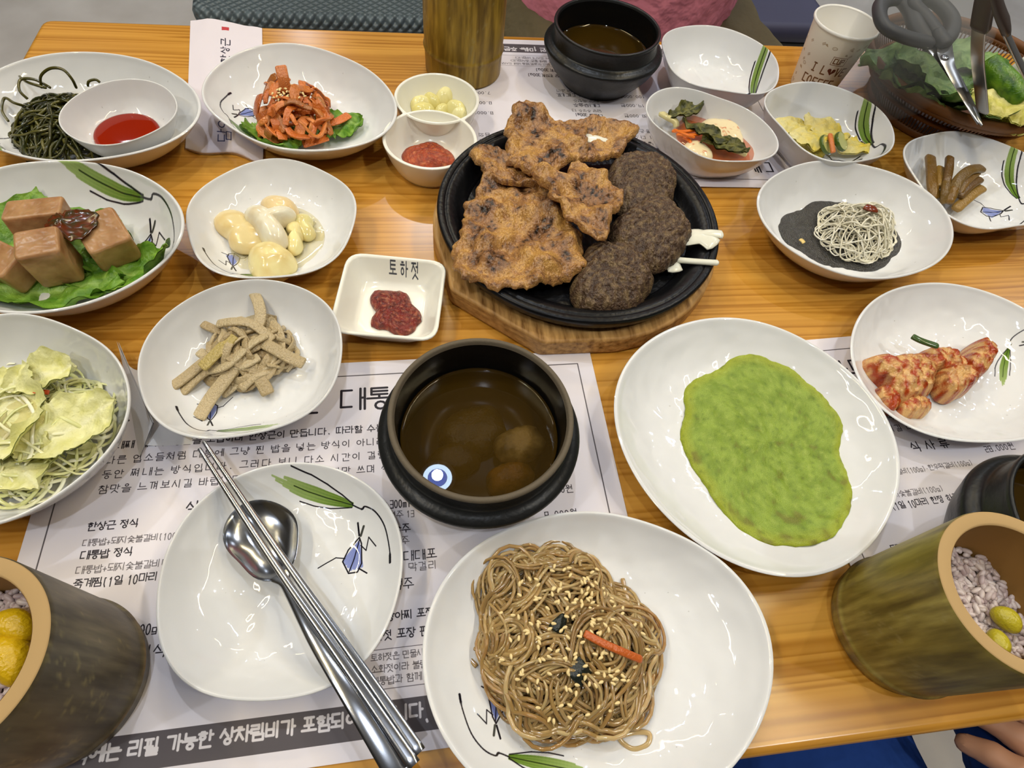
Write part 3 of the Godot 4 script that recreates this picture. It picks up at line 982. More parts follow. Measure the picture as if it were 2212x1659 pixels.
func plates() -> void:
	dish("oval_dish", "deep oval white dish holding seaweed strands and a small sauce bowl", "dish", Vector2(0.1042, 0.1984), [0.08434, -0.00005, 0.0, 0.00913, 0.00493, 0.00096, 0.00085, 0.00081, 0.00092, 0.00011, 0.00071], 0.037, BOWL, [[Vector2(0.0682, 0.2794), Vector2(0.043, 0.238)]], 512, "deep oval white dishes")
	dish("sauce_bowl", "small round white bowl of red chili sauce set inside the seaweed dish", "bowl", Vector2(0.1404, 0.2183), [0.04445, 0.0, 0.0, -0.00023, -0.0012, 0.00021, 0.00013, 0.0006, 0.0, 0.00005, 0.00028], 0.030, CUPPED, [], 256, "", TY + 0.014)
	dish("oval_dish", "deep oval white dish with orange seasoned radish salad on lettuce", "dish", Vector2(0.2817, 0.1784), [0.08217, -0.00004, -0.00002, 0.00246, 0.00896, 0.00045, 0.00128, 0.00021, 0.00025, -0.00102, 0.00023], 0.036, BOWL, [[Vector2(0.2463, 0.2214), Vector2(0.2165, 0.1895)]], 512, "deep oval white dishes")
	dish("oval_dish", "deep oval white dish with brown acorn jelly cubes on lettuce", "dish", Vector2(0.1242, 0.3519), [0.08085, 0.0, 0.00001, 0.00449, 0.00445, 0.00202, -0.00179, -0.00065, 0.0009, 0.00083, -0.00011], 0.040, BOWL, [[Vector2(0.1012, 0.2755), Vector2(0.168, 0.3028), 0.75]], 512, "deep oval white dishes")
	dish("round_dish", "round white dish with pale yellow pickled garlic and onion pieces", "dish", Vector2(0.2693, 0.3255), [0.06676, 0.0, 0.0, -0.00133, 0.0008, 0.0002, 0.00038, -0.00032, 0.00004, -0.00046, -0.00156], 0.027, PLATE, [[Vector2(0.2873, 0.3718), Vector2(0.2466, 0.3735)]], 512, "round white side dishes")
	dish("round_dish", "round white dish with beige root strips in perilla dressing", "dish", Vector2(0.2645, 0.4616), [0.06544, 0.0, 0.0, 0.00037, -0.0003, -0.00003, 0.00057, -0.00073, 0.0004, -0.00053, -0.00044], 0.032, PLATE, [[Vector2(0.29, 0.5078), Vector2(0.2495, 0.5106)]], 512, "round white side dishes")
	dish("oval_dish", "oval white dish of shredded cabbage and lettuce salad at the table's left edge", "dish", Vector2(0.1408, 0.5031), [0.06693, 0.00005, 0.00004, -0.0042, 0.00562, 0.00332, -0.00087, -0.00043, -0.00121, -0.00003, 0.00113], 0.042, BOWL, [], 512, "deep oval white dishes")
	dish("round_dish", "empty round white dish with painted leaf and cricket under chopsticks", "dish", Vector2(0.3012, 0.6077), [0.06695, 0.0, 0.0, 0.00015, 0.00044, 0.00019, 0.00016, -0.00103, -0.00034, 0.00018, -0.00054], 0.026, PLATE, [[Vector2(0.2858, 0.5478), Vector2(0.3363, 0.5671)]], 768, "round white side dishes")
	dish("large_plate", "large round white plate carrying a bright green pancake", "plate", Vector2(0.6098, 0.5383), [0.09874, 0.0, 0.0, 0.00072, -0.00011, 0.00046, -0.00105, 0.00069, 0.00061, 0.00032, 0.00004], 0.027, PLATE, [], 512, "large white plates")
	dish("large_plate", "large oval white plate heaped with brown glass noodles", "plate", Vector2(0.474, 0.664), [0.08725, 0.00004, 0.0, 0.01068, 0.00097, 0.00076, 0.00003, 0.00077, -0.00021, 0.00071, -0.00044], 0.026, PLATE, [[Vector2(0.4651, 0.722), Vector2(0.4197, 0.7102)]], 768, "large white plates")
	dish("oval_dish", "oval white dish holding red cabbage kimchi", "dish", Vector2(0.7996, 0.4863), [0.08427, 0.00004, -0.00001, 0.01105, -0.00572, 0.00036, 0.00107, 0.00083, -0.00155, 0.00063, 0.0003], 0.027, BOWL, [[Vector2(0.845, 0.5038), Vector2(0.867, 0.4692)]], 512, "deep oval white dishes")
	dish("oval_dish", "oval white dish with black sesame sauce and white shreds", "dish", Vector2(0.7668, 0.3403), [0.08143, 0.00001, 0.0, 0.00912, -0.00284, 0.00043, -0.00049, 0.00103, -0.00019, -0.00031, -0.0005], 0.037, BOWL, [], 512, "deep oval white dishes")
	dish("leaf_dish", "shallow leaf shaped white dish holding brown pickled stems", "dish", Vector2(0.9289, 0.2873), [0.0758, 0.00004, -0.00002, 0.00585, -0.00228, 0.00281, 0.0018, -0.00178, 0.00073, 0.00169, -0.00138], 0.034, BOWL, [[Vector2(0.9884, 0.2228), Vector2(0.9873, 0.2894), 0.6]], 512)
	dish("leaf_bowl", "empty leaf shaped white bowl beside the far black pot", "bowl", Vector2(0.7114, 0.103), [0.06518, 0.0, -0.00001, -0.00018, 0.00061, -0.00018, 0.00054, -0.00139, -0.00103, 0.00131, -0.00042], 0.039, CUPPED, [[Vector2(0.7797, 0.0532), Vector2(0.7501, 0.1342), 0.45]], 512, "leaf shaped white bowls")
	dish("leaf_bowl", "leaf shaped white bowl of water kimchi with greens and radish", "bowl", Vector2(0.6674, 0.2159), [0.05762, -0.00001, 0.0, 0.00169, 0.00841, 0.0016, -0.0001, -0.00056, 0.0009, -0.00115, -0.00039], 0.038, CUPPED, [], 256, "leaf shaped white bowls")
	dish("leaf_bowl", "leaf shaped white bowl of yellow pickled cabbage and cucumber", "bowl", Vector2(0.7953, 0.2087), [0.06475, 0.00002, -0.00001, -0.00043, -0.00017, 0.00164, -0.00107, -0.00097, 0.00153, 0.00017, -0.00127], 0.040, CUPPED, [[Vector2(0.8504, 0.1522), Vector2(0.8483, 0.2204), 0.55]], 512, "leaf shaped white bowls")
	# square dish with the sauce's name brushed on its far wall
	var c: Vector2 = Vector2(0.3608, 0.4067)
	var ang: float = 0.156
	var img := Image.create(512, 512, false, Image.FORMAT_RGB8)
	img.fill(Color(1, 1, 1))
	var ink := Color(0.30, 0.31, 0.36)
	syllable(img, "토", Vector2(214, 27), 38, 4.5, ink)
	syllable(img, "하", Vector2(270, 27), 38, 4.5, ink)
	syllable(img, "젓", Vector2(326, 27), 40, 4.5, ink)
	var m: StandardMaterial3D = M.melamine.duplicate()
	m.albedo_texture = ImageTexture.create_from_image(img)
	var rows := []
	var us := []
	var prof := [[0.0, 0.0, 0.3], [0.050, 0.0, 0.3], [0.056, 0.002, 0.3], [0.066, 0.014, 0.22], [0.0775, 0.0255, 0.18], [0.0785, 0.027, 0.18], [0.077, 0.028, 0.18], [0.0735, 0.0278, 0.17], [0.0715, 0.0262, 0.17], [0.064, 0.016, 0.2], [0.056, 0.0075, 0.25], [0.050, 0.005, 0.3], [0.044, 0.0042, 0.35], [0.0, 0.004, 0.35]]
	for i in prof.size():
		var q: Array = prof[i]
		var row := PackedVector3Array()
		var u := PackedVector2Array()
		var pl := rect(maxf(q[0], 0.0002), maxf(q[0], 0.0002), maxf(q[0], 0.0002) * q[2], 6)
		for p in pl:
			row.append(Vector3(p.x, q[1] * 0.82, p.y))
			u.append(p / 0.08 + Vector2(0.5, 0.5) if i >= 6 else Vector2(0.02, 0.02))
		rows.append(row)
		us.append(u)
	var mb := MB.new()
	mb.grid(rows, true, Color.WHITE, us)
	solo("square_dish", mb.mesh(), m, "small square cream dish lettered on its far wall, holding dark red shrimp paste", "dish", Transform3D(Basis(Vector3.UP, -ang), Vector3(c.x, TY, c.y)))
	# double dish for garlic and soybean paste
	gourd(Vector2(0.4061, 0.1715), Vector2(0.3973, 0.2325))

func gourd(a: Vector2, b: Vector2) -> void:
	var ra := 0.0405
	var rb := 0.0425
	var o := (a + b) / 2
	var H := 0.031
	var mb := MB.new()
	# outer wall: the union of two circles, smoothly waisted
	var d := b - a
	var shape := func(s: float) -> PackedVector2Array:
		var out := PackedVector2Array()
		for j in 96:
			var an := TAU * j / 96
			var dir := Vector2(cos(an), sin(an))
			var best := 0.0
			for q in [[a - o, ra * s], [b - o, rb * s]]:
				var cc: Vector2 = q[0]
				var pr := cc.dot(dir)
				var disc: float = pr * pr - cc.length_squared() + q[1] * q[1]
				if disc > 0.0:
					best = maxf(best, pr + sqrt(disc))
			out.append(dir * best)
		var sm := PackedVector2Array()
		for j in 96:
			sm.append((out[(j + 95) % 96] + out[j] * 2.0 + out[(j + 1) % 96]) / 4.0)
		return sm
	var rows := []
	for q in [[0.02, 0.003], [0.6, 0.003], [0.64, 0.0], [0.70, 0.0], [0.80, 0.2], [0.90, 0.5], [0.97, 0.8], [1.0, 0.96], [1.0, 0.985], [0.985, 1.0], [0.955, 0.99]]:
		var row := PackedVector3Array()
		for p in shape.call(maxf(q[0], 0.62)):
			var pp: Vector2 = p * (q[0] / maxf(q[0], 0.62))
			row.append(Vector3(pp.x, q[1] * H, pp.y))
		rows.append(row)
	mb.grid(rows, true)
	var n := MB.new()
	# the two hollows, parted by a low wall
	for q in [[a - o, ra], [b - o, rb]]:
		var hr := []
		for g in smooth([Vector2(0.992, 0.955), Vector2(0.972, 1.0), Vector2(0.93, 0.99), Vector2(0.91, 0.90), Vector2(0.84, 0.6), Vector2(0.74, 0.32), Vector2(0.6, 0.17), Vector2(0.3, 0.12), Vector2(0.0, 0.11)], 3):
			hr.append(ring(Vector3(q[0].x, g.y * H, q[0].y), maxf(g.x, 0.001) * q[1], 72))
		n.grid(hr, true, Color.WHITE, null, 1)
	var t := thing("double_sauce_dish", "white gourd shaped double dish with garlic and red paste", "dish", Vector3(o.x, TY, o.y))
	part("outer_wall", mb.mesh(), M.melamine, t)
	part("hollow", n.mesh(), M.melamine, t)
	var mk := func(cc: Vector2, rr: float) -> Dictionary:
		return {"c": cc, "f": [rr], "h": H, "y": TY, "ins": smooth([Vector2(0.93, 0.99), Vector2(0.91, 0.90), Vector2(0.84, 0.6), Vector2(0.74, 0.32), Vector2(0.6, 0.17), Vector2(0.3, 0.12), Vector2(0.0, 0.11)], 3)}
	dishes["garlic_cup"] = mk.call(a, ra)
	dishes["paste_cup"] = mk.call(b, rb)

func pot(label: String, c: Vector2, R: float, h: float, clay: bool, soup: float) -> Node3D:
	var t := thing("stone_soup_pot", label, "pot", Vector3(c.x, TY + 0.001, c.y))
	var a := MB.new()
	var out := smooth([Vector2(0.001, 0.002), Vector2(R * 0.62, 0.0), Vector2(R * 0.72, h * 0.05), Vector2(R * 0.98, h * 0.33), Vector2(R * 1.09, h * 0.52), Vector2(R * 1.13, h * 0.60), Vector2(R * 1.13, h * 0.65), Vector2(R * 1.08, h * 0.685), Vector2(R * 1.02, h * 0.71), Vector2(R * 0.985, h * 0.75), Vector2(R * 0.98, h * 0.88), Vector2(R * 1.0, h * 0.965)], 4)
	lathe(a, out, 96)
	part("pot_body", a.mesh(), M.stone, t)
	var r := MB.new()
	lathe(r, smooth([Vector2(R * 1.0, h * 0.963), Vector2(R * 0.995, h * 0.988), Vector2(R * 0.972, h), Vector2(R * 0.945, h * 0.992), Vector2(R * 0.925, h * 0.955)], 4), 96)
	part("rim", r.mesh(), M.rawclay if clay else M.stone, t)
	var i := MB.new()
	lathe(i, smooth([Vector2(R * 0.926, h * 0.957), Vector2(R * 0.912, h * 0.8), Vector2(R * 0.905, h * 0.5), Vector2(R * 0.78, h * 0.26), Vector2(R * 0.55, h * 0.14), Vector2(0.001, h * 0.12)], 4), 96, Color.WHITE)
	for k in range(0, i.idx.size(), 3):
		var q := i.idx[k]
		i.idx[k] = i.idx[k + 1]
		i.idx[k + 1] = q
	part("inner_wall", i.mesh(), M.pot_inside, t)
	dishes[label] = {"R": R * 0.86, "y": TY + 0.001 + soup}
	return t

func soup_in(label: String, nm: String, c: Vector2, R: float, y: float) -> void:
	var s := MB.new()
	lathe(s, [Vector2(0.0, 0.0), Vector2(R * 0.5, 0.0), Vector2(R * 0.93, 0.0), Vector2(R * 0.955, 0.0), Vector2(R * 0.962, 0.0), Vector2(R * 0.98, 0.0003), Vector2(R * 0.995, 0.0012)], 72)
	for k in s.v.size():
		s.v[k].y += 0.0
	solo(nm, s.mesh(), M.broth, label, "soup", at(Vector3(c.x, TY + y, c.y)))

func chunk(called: String, c: Vector3, w: float, d: float, h: float, turn: float, tilt: float, mat: Material, col: Color, label: String, cat: String, group := "") -> void:
	var b := MB.new()
	slab(b, rect(w, d, minf(w, d) * 0.15, 3), 0, h, minf(minf(w, d), h) * 0.07, col)
	solo(called, b.mesh(), mat, label, cat, Transform3D(Basis(Vector3.UP, turn) * Basis(Vector3.RIGHT, tilt), c), group)

func pots_and_tubes() -> void:
	var near: Vector2 = Vector2(0.4176, 0.5338)
	pot("black stone soup pot with raw clay rim on the near placemat", near, 0.0560, 0.062, true, 0.034)
	soup_in("dark brown clear soup in the near clay rimmed pot", "soup", near, 0.0504, 0.034)
	var sunk := noise(65, 0.1, 3)
	for q in [[Vector2(0.025, 0.002), 0.015, 0.0195, 0.012, lin(226, 184, 104), near, "pale potato chunk showing at the right in the near soup"], [Vector2(0.018, 0.022), 0.014, 0.010, 0.014, lin(176, 116, 36), near, "golden vegetable chunk sunk at the front right of the near soup"], [Vector2(-0.004, -0.014), 0.021, 0.012, 0.012, lin(112, 88, 34), near, "dim leafy vegetable sunk in the middle of the near soup"], [Vector2(-0.018, 0.006), 0.015, 0.010, 0.012, lin(92, 70, 26), near, "dark vegetable piece sunk at the left of the near soup"], [Vector2(0.006, 0.010), 0.022, 0.0175, 0.013, lin(170, 146, 56), Vector2(0.5844, 0.0884), "yellow green vegetable just under the soup of the far pot"]]:
		var mb := MB.new()
		var col: Color = q[4]
		lump(mb, q[5] + q[0], [q[1], 0.0015, 0.001, 0.0022, -0.001], flat(TY + q[2]), q[3], 2.6, func(_x: float, _z: float, t: float, n: float) -> Color: return col.lerp(lin(60, 44, 14), clampf(n * 0.8 + 0.6 * t * t, 0.0, 0.85)), sunk, 0.001, 12, 40, 0.12)
		place("soup_vegetable", mb, M.moist, q[6], "vegetable", "vegetables in the soups")
	var far: Vector2 = Vector2(0.5844, 0.0884)
	pot("black stone soup pot across the table beside the bamboo tube", far, 0.0556, 0.060, false, 0.034)
	soup_in("brown clear soup in the far black pot", "soup", far, 0.0500, 0.034)
	var rp := Vector2(0.758, 0.636)
	pot("black stone soup pot at the table's right edge beside the bamboo tube of rice", rp, 0.050, 0.080, false, 0.05)
	soup_in("brown clear soup in the black pot at the right edge", "soup", rp, 0.0455, 0.056)
	bamboo("bamboo rice tube at the right corner with purple rice and green beans", Vector2(0.668, 0.668), 0.0405, 0.100, lin(146, 126, 44), lin(196, 182, 102), 51, true)
	bamboo("dark bamboo rice tube at the left corner with yellow beans", Vector2(0.190, 0.651), 0.041, 0.100, lin(132, 120, 92), lin(98, 88, 62), 52, true)
	bamboo("tall bamboo tube standing across the table behind the double sauce dish", Vector2(0.4382, 0.0736), 0.0415, 0.135, lin(164, 132, 44), lin(204, 170, 72), 53, false)

func bamboo(label: String, c: Vector2, R: float, h: float, c1: Color, c2: Color, sd: int, rice: bool) -> void:
	var t := thing("bamboo_tube", label, "bamboo cup", Vector3(c.x, TY + 0.001, c.y))
	var nz := noise(sd, 0.03, 4)
	var pale := lin(178, 148, 102)
	var node := 0.20 * h if not rice else 0.12 * h
	var pr := [Vector2(0.001, 0.0), Vector2(R * 0.90, 0.0), Vector2(R * 0.97, 0.002), Vector2(R * 0.985, node - 0.006), Vector2(R * 1.0, node - 0.002), Vector2(R * 1.02, node), Vector2(R * 1.0, node + 0.0015), Vector2(R * 0.985, node + 0.004), Vector2(R * 1.0, node + 0.014)]
	for k in 36:
		pr.append(Vector2(R * 1.0, lerpf(node + 0.02, h - 0.002, k / 35.0)))
	pr.append(Vector2(R * 0.99, h - 0.0006))
	var rows := []
	var cols := []
	for p in pr:
		var row := PackedVector3Array()
		var cr := PackedColorArray()
		for j in 180:
			var a := TAU * j / 180
			var q := Vector3(cos(a) * p.x, p.y, sin(a) * p.x)
			row.append(q)
			var v := clampf(0.5 + 0.9 * nz.get_noise_3d(q.x * 1100.0, q.y * 220.0 + 300.0, q.z * 1100.0), 0.0, 1.0)
			var k := c1.lerp(c2, v)
			var v2 := nz.get_noise_3d(q.x * 2600.0 + 90.0, q.y * 500.0, q.z * 2600.0)
			k = k.lerp(Color(k.r * 0.40, k.g * 0.36, k.b * 0.30), clampf(v2 * 1.8, 0.0, 0.7))
			var v3 := nz.get_noise_3d(q.x * 5200.0, q.y * 5200.0 + 40.0, q.z * 5200.0)
			k = k.lerp(lin(186, 172, 110), clampf((v3 + v * 0.6 - 0.62) * 2.2, 0.0, 0.5))
			if absf(p.y - node) < 0.0012:
				k = k.lerp(pale, clampf(0.3 + nz.get_noise_2d(a * 60.0, 5.0) * 1.4, 0.0, 0.8))
			cr.append(k)
		rows.append(row)
		cols.append(cr)
	var s := MB.new()
	s.grid(rows, true, cols)
	part("bamboo_skin", s.mesh(), M.bamboo, t)
	var e := MB.new()
	lathe(e, [Vector2(R * 0.99, h - 0.0008), Vector2(R * 0.975, h), Vector2(R * 0.84, h), Vector2(R * 0.815, h - 0.0015)], 96, pale)
	part("cut_rim", e.mesh(), M.dry, t)
	var i := MB.new()
	lathe(i, [Vector2(R * 0.8155, h - 0.0012), Vector2(R * 0.80, h * 0.8), Vector2(R * 0.79, h * 0.4), Vector2(R * 0.72, h * 0.3), Vector2(0.001, h * 0.3)], 96, lin(150, 114, 62))
	for k in range(0, i.idx.size(), 3):
		var q := i.idx[k]
		i.idx[k] = i.idx[k + 1]
		i.idx[k + 1] = q
	part("inner_wall", i.mesh(), M.dry, t)

# cooked rice: one heap of grains nobody could count
func rice_in(label: String, c: Vector2, R: float, y: float, hole: Array) -> void:
	var g := MB.new()
	lathe(g, smooth([Vector2(0.0, -0.0028), Vector2(0.0010, -0.0022), Vector2(0.0015, 0.0), Vector2(0.0011, 0.0021), Vector2(0.0, 0.0028)], 2), 7)
	var mm := MultiMesh.new()
	mm.transform_format = MultiMesh.TRANSFORM_3D
	mm.use_colors = true
	mm.mesh = g.mesh()
	var n := 1150
	mm.instance_count = n
	for i in n:
		var a := rng.randf() * TAU
		var r := sqrt(rng.randf()) * R * 0.965
		var b := Basis(Vector3.UP, rng.randf() * TAU) * Basis(Vector3.RIGHT, PI / 2 + rng.randf_range(-0.6, 0.6))
		mm.set_instance_transform(i, Transform3D(b, Vector3(cos(a) * r, rng.randf_range(-0.006, 0.0) + 0.004 * sin(a * 3.0 + r * 160.0) * 0.6, sin(a) * r)))
		mm.set_instance_color(i, lin(214, 202, 196).lerp(lin(176, 156, 156), rng.randf()))
	var o := MultiMeshInstance3D.new()
	o.name = numbered("cooked_rice")
	o.multimesh = mm
	var m := vcol(0.3, 0.5)
	o.material_override = m
	o.position = Vector3(c.x, TY + y, c.y)
	o.set_meta("kind", "stuff")
	tag(o, label, "rice")
	add_child(o)

func bean(p: Vector3, l: float, w: float, turn: float, tilt: float, c1: Color, label: String, group: String) -> void:
	var b := MB.new()
	var rows := []
	for i in 15:
		var t := PI * i / 14
		rows.append(ring(Vector3(0.0, -cos(t) * l * 0.5, 0.0), maxf(sin(t), 0.001) * w * 0.5, 20))
	b.grid(rows, true, c1)
	for k in b.v.size():
		var q := b.v[k]
		q.x += 0.12 * w * cos(q.y / l * PI)
		b.v[k] = q
	solo("bean", b.mesh(), M.moist, label, "bean", Transform3D(Basis(Vector3.UP, turn) * Basis(Vector3.RIGHT, PI / 2 + tilt), p), group)

func hot_plate() -> void:
	# wooden underlay: a thick round board with two straight ends
	var c: Vector2 = Vector2(0.5177, 0.3314)
	var e1: Vector2 = Vector2(0.4079, 0.3975)
	var e2: Vector2 = Vector2(0.4696, 0.4544)
	var mid := (e1 + e2) / 2
	var axis := (mid - c).normalized()
	var side := Vector2(-axis.y, axis.x)
	var half := (e2 - e1).length() / 2
	var far := (mid - c).dot(axis)
	var pts := []
	for s in [1.0, -1.0]:   # straight end, then the round flank
		pts.append(c + (axis * far - side * half) * s)
		pts.append(c + (axis * far + side * half) * s)
		for k in 9:
			var a := lerpf(0.82, PI - 0.82, k / 8.0)
			pts.append(c + (axis * cos(a) + side * sin(a)) * s * 0.1225)
	var poly := rpoly(pts, 0.004, 3)
	var w := MB.new()
	slab(w, poly, TY + 0.001, TY + 0.019, 0.002)
	var wm := std(Color(0.84, 0.66, 0.40), 0.55, 0.4)
	wm.albedo_texture = ntex(61, 0.02, 512, 5, Color(0.45, 0.37, 0.28), Color(1, 1, 1), 0.28)
	bump(wm, ntex(62, 0.03, 256, 4), 0.08, Vector3(20, 20, 3))
	wm.uv1_scale = Vector3(14, 14, 2.5)
	place("wooden_underlay", w, wm, "worn wooden board with angled ends under the hot iron plate", "board")
	var ip := MB.new()
	var R := 0.1185
	var o := Vector3(c.x, TY + 0.0195, c.y)
	lathe(ip, smooth([Vector2(0.001, 0.0), Vector2(R * 0.80, 0.0), Vector2(R * 0.90, 0.001), Vector2(R * 0.97, 0.006), Vector2(R * 0.995, 0.012), Vector2(R * 1.0, 0.0155), Vector2(R * 0.985, 0.0175), Vector2(R * 0.955, 0.0172), Vector2(R * 0.945, 0.0160), Vector2(R * 0.925, 0.0166), Vector2(R * 0.90, 0.0158), Vector2(R * 0.87, 0.0135), Vector2(R * 0.835, 0.0085), Vector2(R * 0.80, 0.0058), Vector2(R * 0.74, 0.005), Vector2(0.001, 0.005)], 3), 128)
	solo("sizzling_plate", ip.mesh(), M.iron, "round black cast iron plate piled with grilled meat", "hot plate", at(o))
	dishes["iron"] = {"c": c, "f": [R * 0.8], "h": 1.0, "y": TY + 0.0245, "ins": [Vector2(1.0, 0.0), Vector2(0.0, 0.0)]}
	# grilled pork
	var gold := lin(226, 178, 98)
	var tan := lin(192, 144, 94)
	var pink := lin(190, 140, 104)
	var dark := lin(96, 62, 34)
	var char := lin(24, 14, 9)
	var n1 := noise(71, 0.03, 3)
	var n2 := noise(72, 0.20, 3)
	var n4 := noise(73, 0.07, 3)
	var pork := func(shade: float) -> Callable:
		return func(x: float, z: float, t: float, q: float) -> Color:
			var a := n1.get_noise_2d(x * 1000.0, z * 1000.0)
			var b := n2.get_noise_2d(x * 1000.0, z * 1000.0)
			var d := n4.get_noise_2d(x * 1000.0, z * 1000.0)
			var k := tan.lerp(gold, clampf(0.45 + a * 1.8 - q * 0.3, 0.0, 1.0)).lerp(pink, clampf(d * 1.6 - 0.15, 0.0, 0.6))
			k = k.lerp(dark, clampf(0.12 + shade * 1.5 - a * 0.9 + d * 0.7 + b * 0.45, 0.0, 0.85))
			k = k.lerp(char, clampf((b * 0.9 - a * 0.9 + d * 0.5 + shade - 0.48) * 4.0, 0.0, 0.9))
			return k.lerp(gold.lerp(pink, 0.4 + b), 0.55 * smoothstep(0.80, 1.0, t))
	var heap := func(y: float, sx: float, sz: float, amp: float, sd: int) -> Callable:
		var nz := noise(sd, 0.026, 2)
		return func(x: float, z: float) -> float: return TY + y + (x - c.x) * sx + (z - c.y) * sz + amp * nz.get_noise_2d(x * 1000.0, z * 1000.0)
	var pieces := [
		[Vector2(0.5379, 0.2565), [0.03331, -0.00035, 0.00005, 0.00783, -0.00613, -0.00035, -0.00071, 0.00039, -0.00248, -0.00002, -0.00096, -0.00101, -0.0011, -0.00072, -0.00036, -0.0008, 0.00016], 0.036, 0.0, -0.06, 0.004, 0.12, "thin grilled pork slice at the back right of the hot plate, charred along its edge"],
		[Vector2(0.4947, 0.2613), [0.03972, 0.00003, 0.00004, -0.00285, -0.00176, 0.0048, -0.0001, -0.00023, -0.0014, -0.00225, -0.00074, -0.00166, 0.0011, 0.0004, 0.00011, -0.0011, 0.00021], 0.040, 0.0, -0.05, 0.008, 0.06, "curled golden pork slice topmost at the back of the hot plate"],
		[Vector2(0.4616, 0.2966), [0.02412, -0.00166, -0.00121, 0.00407, 0.01047, 0.00722, 0.00145, 0.00001, 0.0013, 0.0007, 0.00312, 0.00148, 0.00056, -0.00016, 0.00004, -0.00012, -0.00024], 0.040, 0.0, 0.05, 0.006, 0.06, "long grilled pork slice reaching over the left rim of the hot plate"],
		[Vector2(0.4622, 0.3593), [0.05714, 0.00002, -0.00007, -0.00852, -0.00349, -0.00074, 0.00527, -0.00267, 0.00142, 0.00036, 0.0004, -0.0006, 0.00085, 0.00123, 0.00068, 0.00081, 0.00058, 0.00042, 0.0003], 0.037, 0.02, -0.04, 0.010, 0.04, "largest grilled pork slice at the front left of the hot plate"],
		[Vector2(0.5154, 0.3373), [0.0337, 0.00009, -0.00003, -0.00362, 0.00346, -0.00071, -0.00371, 0.00178, 0.00182, 0.00391, 0.00056, -0.00284, -0.00027, -0.00059, 0.00169, 0.00207, -0.00209], 0.050, -0.03, -0.03, 0.007, 0.02, "reddish golden pork slice lying on top in the middle of the meat"]]
	var k := 0
	for q in pieces:
		var mb := MB.new()
		lump(mb, q[0], q[1], heap.call(q[2], q[3], q[4], q[5], 80 + k), 0.008, 9.0, pork.call(q[6]), noise(90 + k, 0.10, 5), 0.0026, 56, 190, 0.09, 0.002, 0.006)
		place("grilled_pork", mb, M.meat, q[7], "meat", "grilled pork slices")
		k += 1
	var b1 := lin(122, 98, 76)
	var b2 := lin(78, 56, 42)
	var b3 := lin(168, 144, 104)
	var n3 := noise(75, 0.14, 3)
	var beef := func(x: float, z: float, _t: float, q: float) -> Color:
		var a := n3.get_noise_2d(x * 1000.0, z * 1000.0)
		return b1.lerp(b2, clampf(0.35 - q * 1.4, 0.0, 1.0)).lerp(b3, clampf(a * 1.5 + 0.05, 0.0, 0.8))
	var patties := [
		[Vector2(0.5775, 0.303), [0.03673, 0.00001, -0.00004, -0.00524, -0.00439, 0.00107, -0.00127, -0.00027, 0.0007, -0.00068, -0.00026, 0.00017, -0.00003], 0.034, 0.016, "round minced beef patty at the back right of the hot plate"],
		[Vector2(0.5727, 0.3614), [0.03519, 0.00001, -0.00001, -0.00164, -0.00457, -0.00156, -0.0004, 0.0017, 0.0014, 0.00012, 0.0003, 0.00037, -0.00083], 0.036, 0.018, "round minced beef patty beside the white onion strips"],
		[Vector2(0.5318, 0.4048), [0.03448, 0.00002, -0.00001, -0.0016, -0.00441, 0.00059, 0.00123, -0.00029, -0.00118, 0.00041, 0.00035, 0.00054, 0.00086], 0.029, 0.022, "cracked round minced beef patty at the front of the hot plate"]]
	for q in patties:
		var mb := MB.new()
		lump(mb, q[0], q[1], heap.call(q[2], 0.0, -0.03, 0.0, 79), q[3], 3.2, beef, noise(100 + k, 0.17, 4), 0.0030, 44, 150, 0.05, 0.003)
		place("beef_patty", mb, M.patty, q[4], "patty", "minced beef patties")
		k += 1
	var onion := lin(226, 224, 206)
	for q in [[[Vector3(0.5964, 0.756, 0.3681), Vector3(0.6083, 0.758, 0.3661), Vector3(0.62, 0.76, 0.3646), Vector3(0.6326, 0.76, 0.3659)], 0.0045, 0.0022, "white onion strip reaching furthest over the right rim of the hot plate"], [[Vector3(0.5857, 0.754, 0.3659), Vector3(0.5997, 0.757, 0.3665), Vector3(0.6136, 0.759, 0.3672), Vector3(0.6225, 0.759, 0.3778)], 0.0085, 0.0022, "broad white onion petal sticking out beside the beef patty"], [[Vector3(0.5821, 0.752, 0.3825), Vector3(0.5919, 0.754, 0.3876), Vector3(0.607, 0.757, 0.3927), Vector3(0.6195, 0.76, 0.3968)], 0.0028, 0.0022, "narrow white onion strip with a bent tip below the broad petal"], [[Vector3(0.5825, 0.751, 0.3759), Vector3(0.5847, 0.752, 0.3875), Vector3(0.5858, 0.752, 0.3985)], 0.0065, 0.0018, "short white onion piece lying inside the iron plate's rim"], [[Vector3(0.5237, 0.766, 0.2496), Vector3(0.5328, 0.768, 0.2534), Vector3(0.5498, 0.766, 0.2517), Vector3(0.5589, 0.764, 0.2469)], 0.0065, 0.002, "white onion strip tucked between pork slices at the back"]]:
		var mb := MB.new()
		tube(mb, spline(q[0], 6), q[1], q[2], 10, onion, Vector3.UP, 0.45)
		place("onion_strip", mb, M.wet, q[3], "onion", "white onion strips")

func pick(cols: Array) -> Color:
	var a: Color = cols[rng.randi() % cols.size()]
	var b: Color = cols[rng.randi() % cols.size()]
	return a.lerp(b, rng.randf())

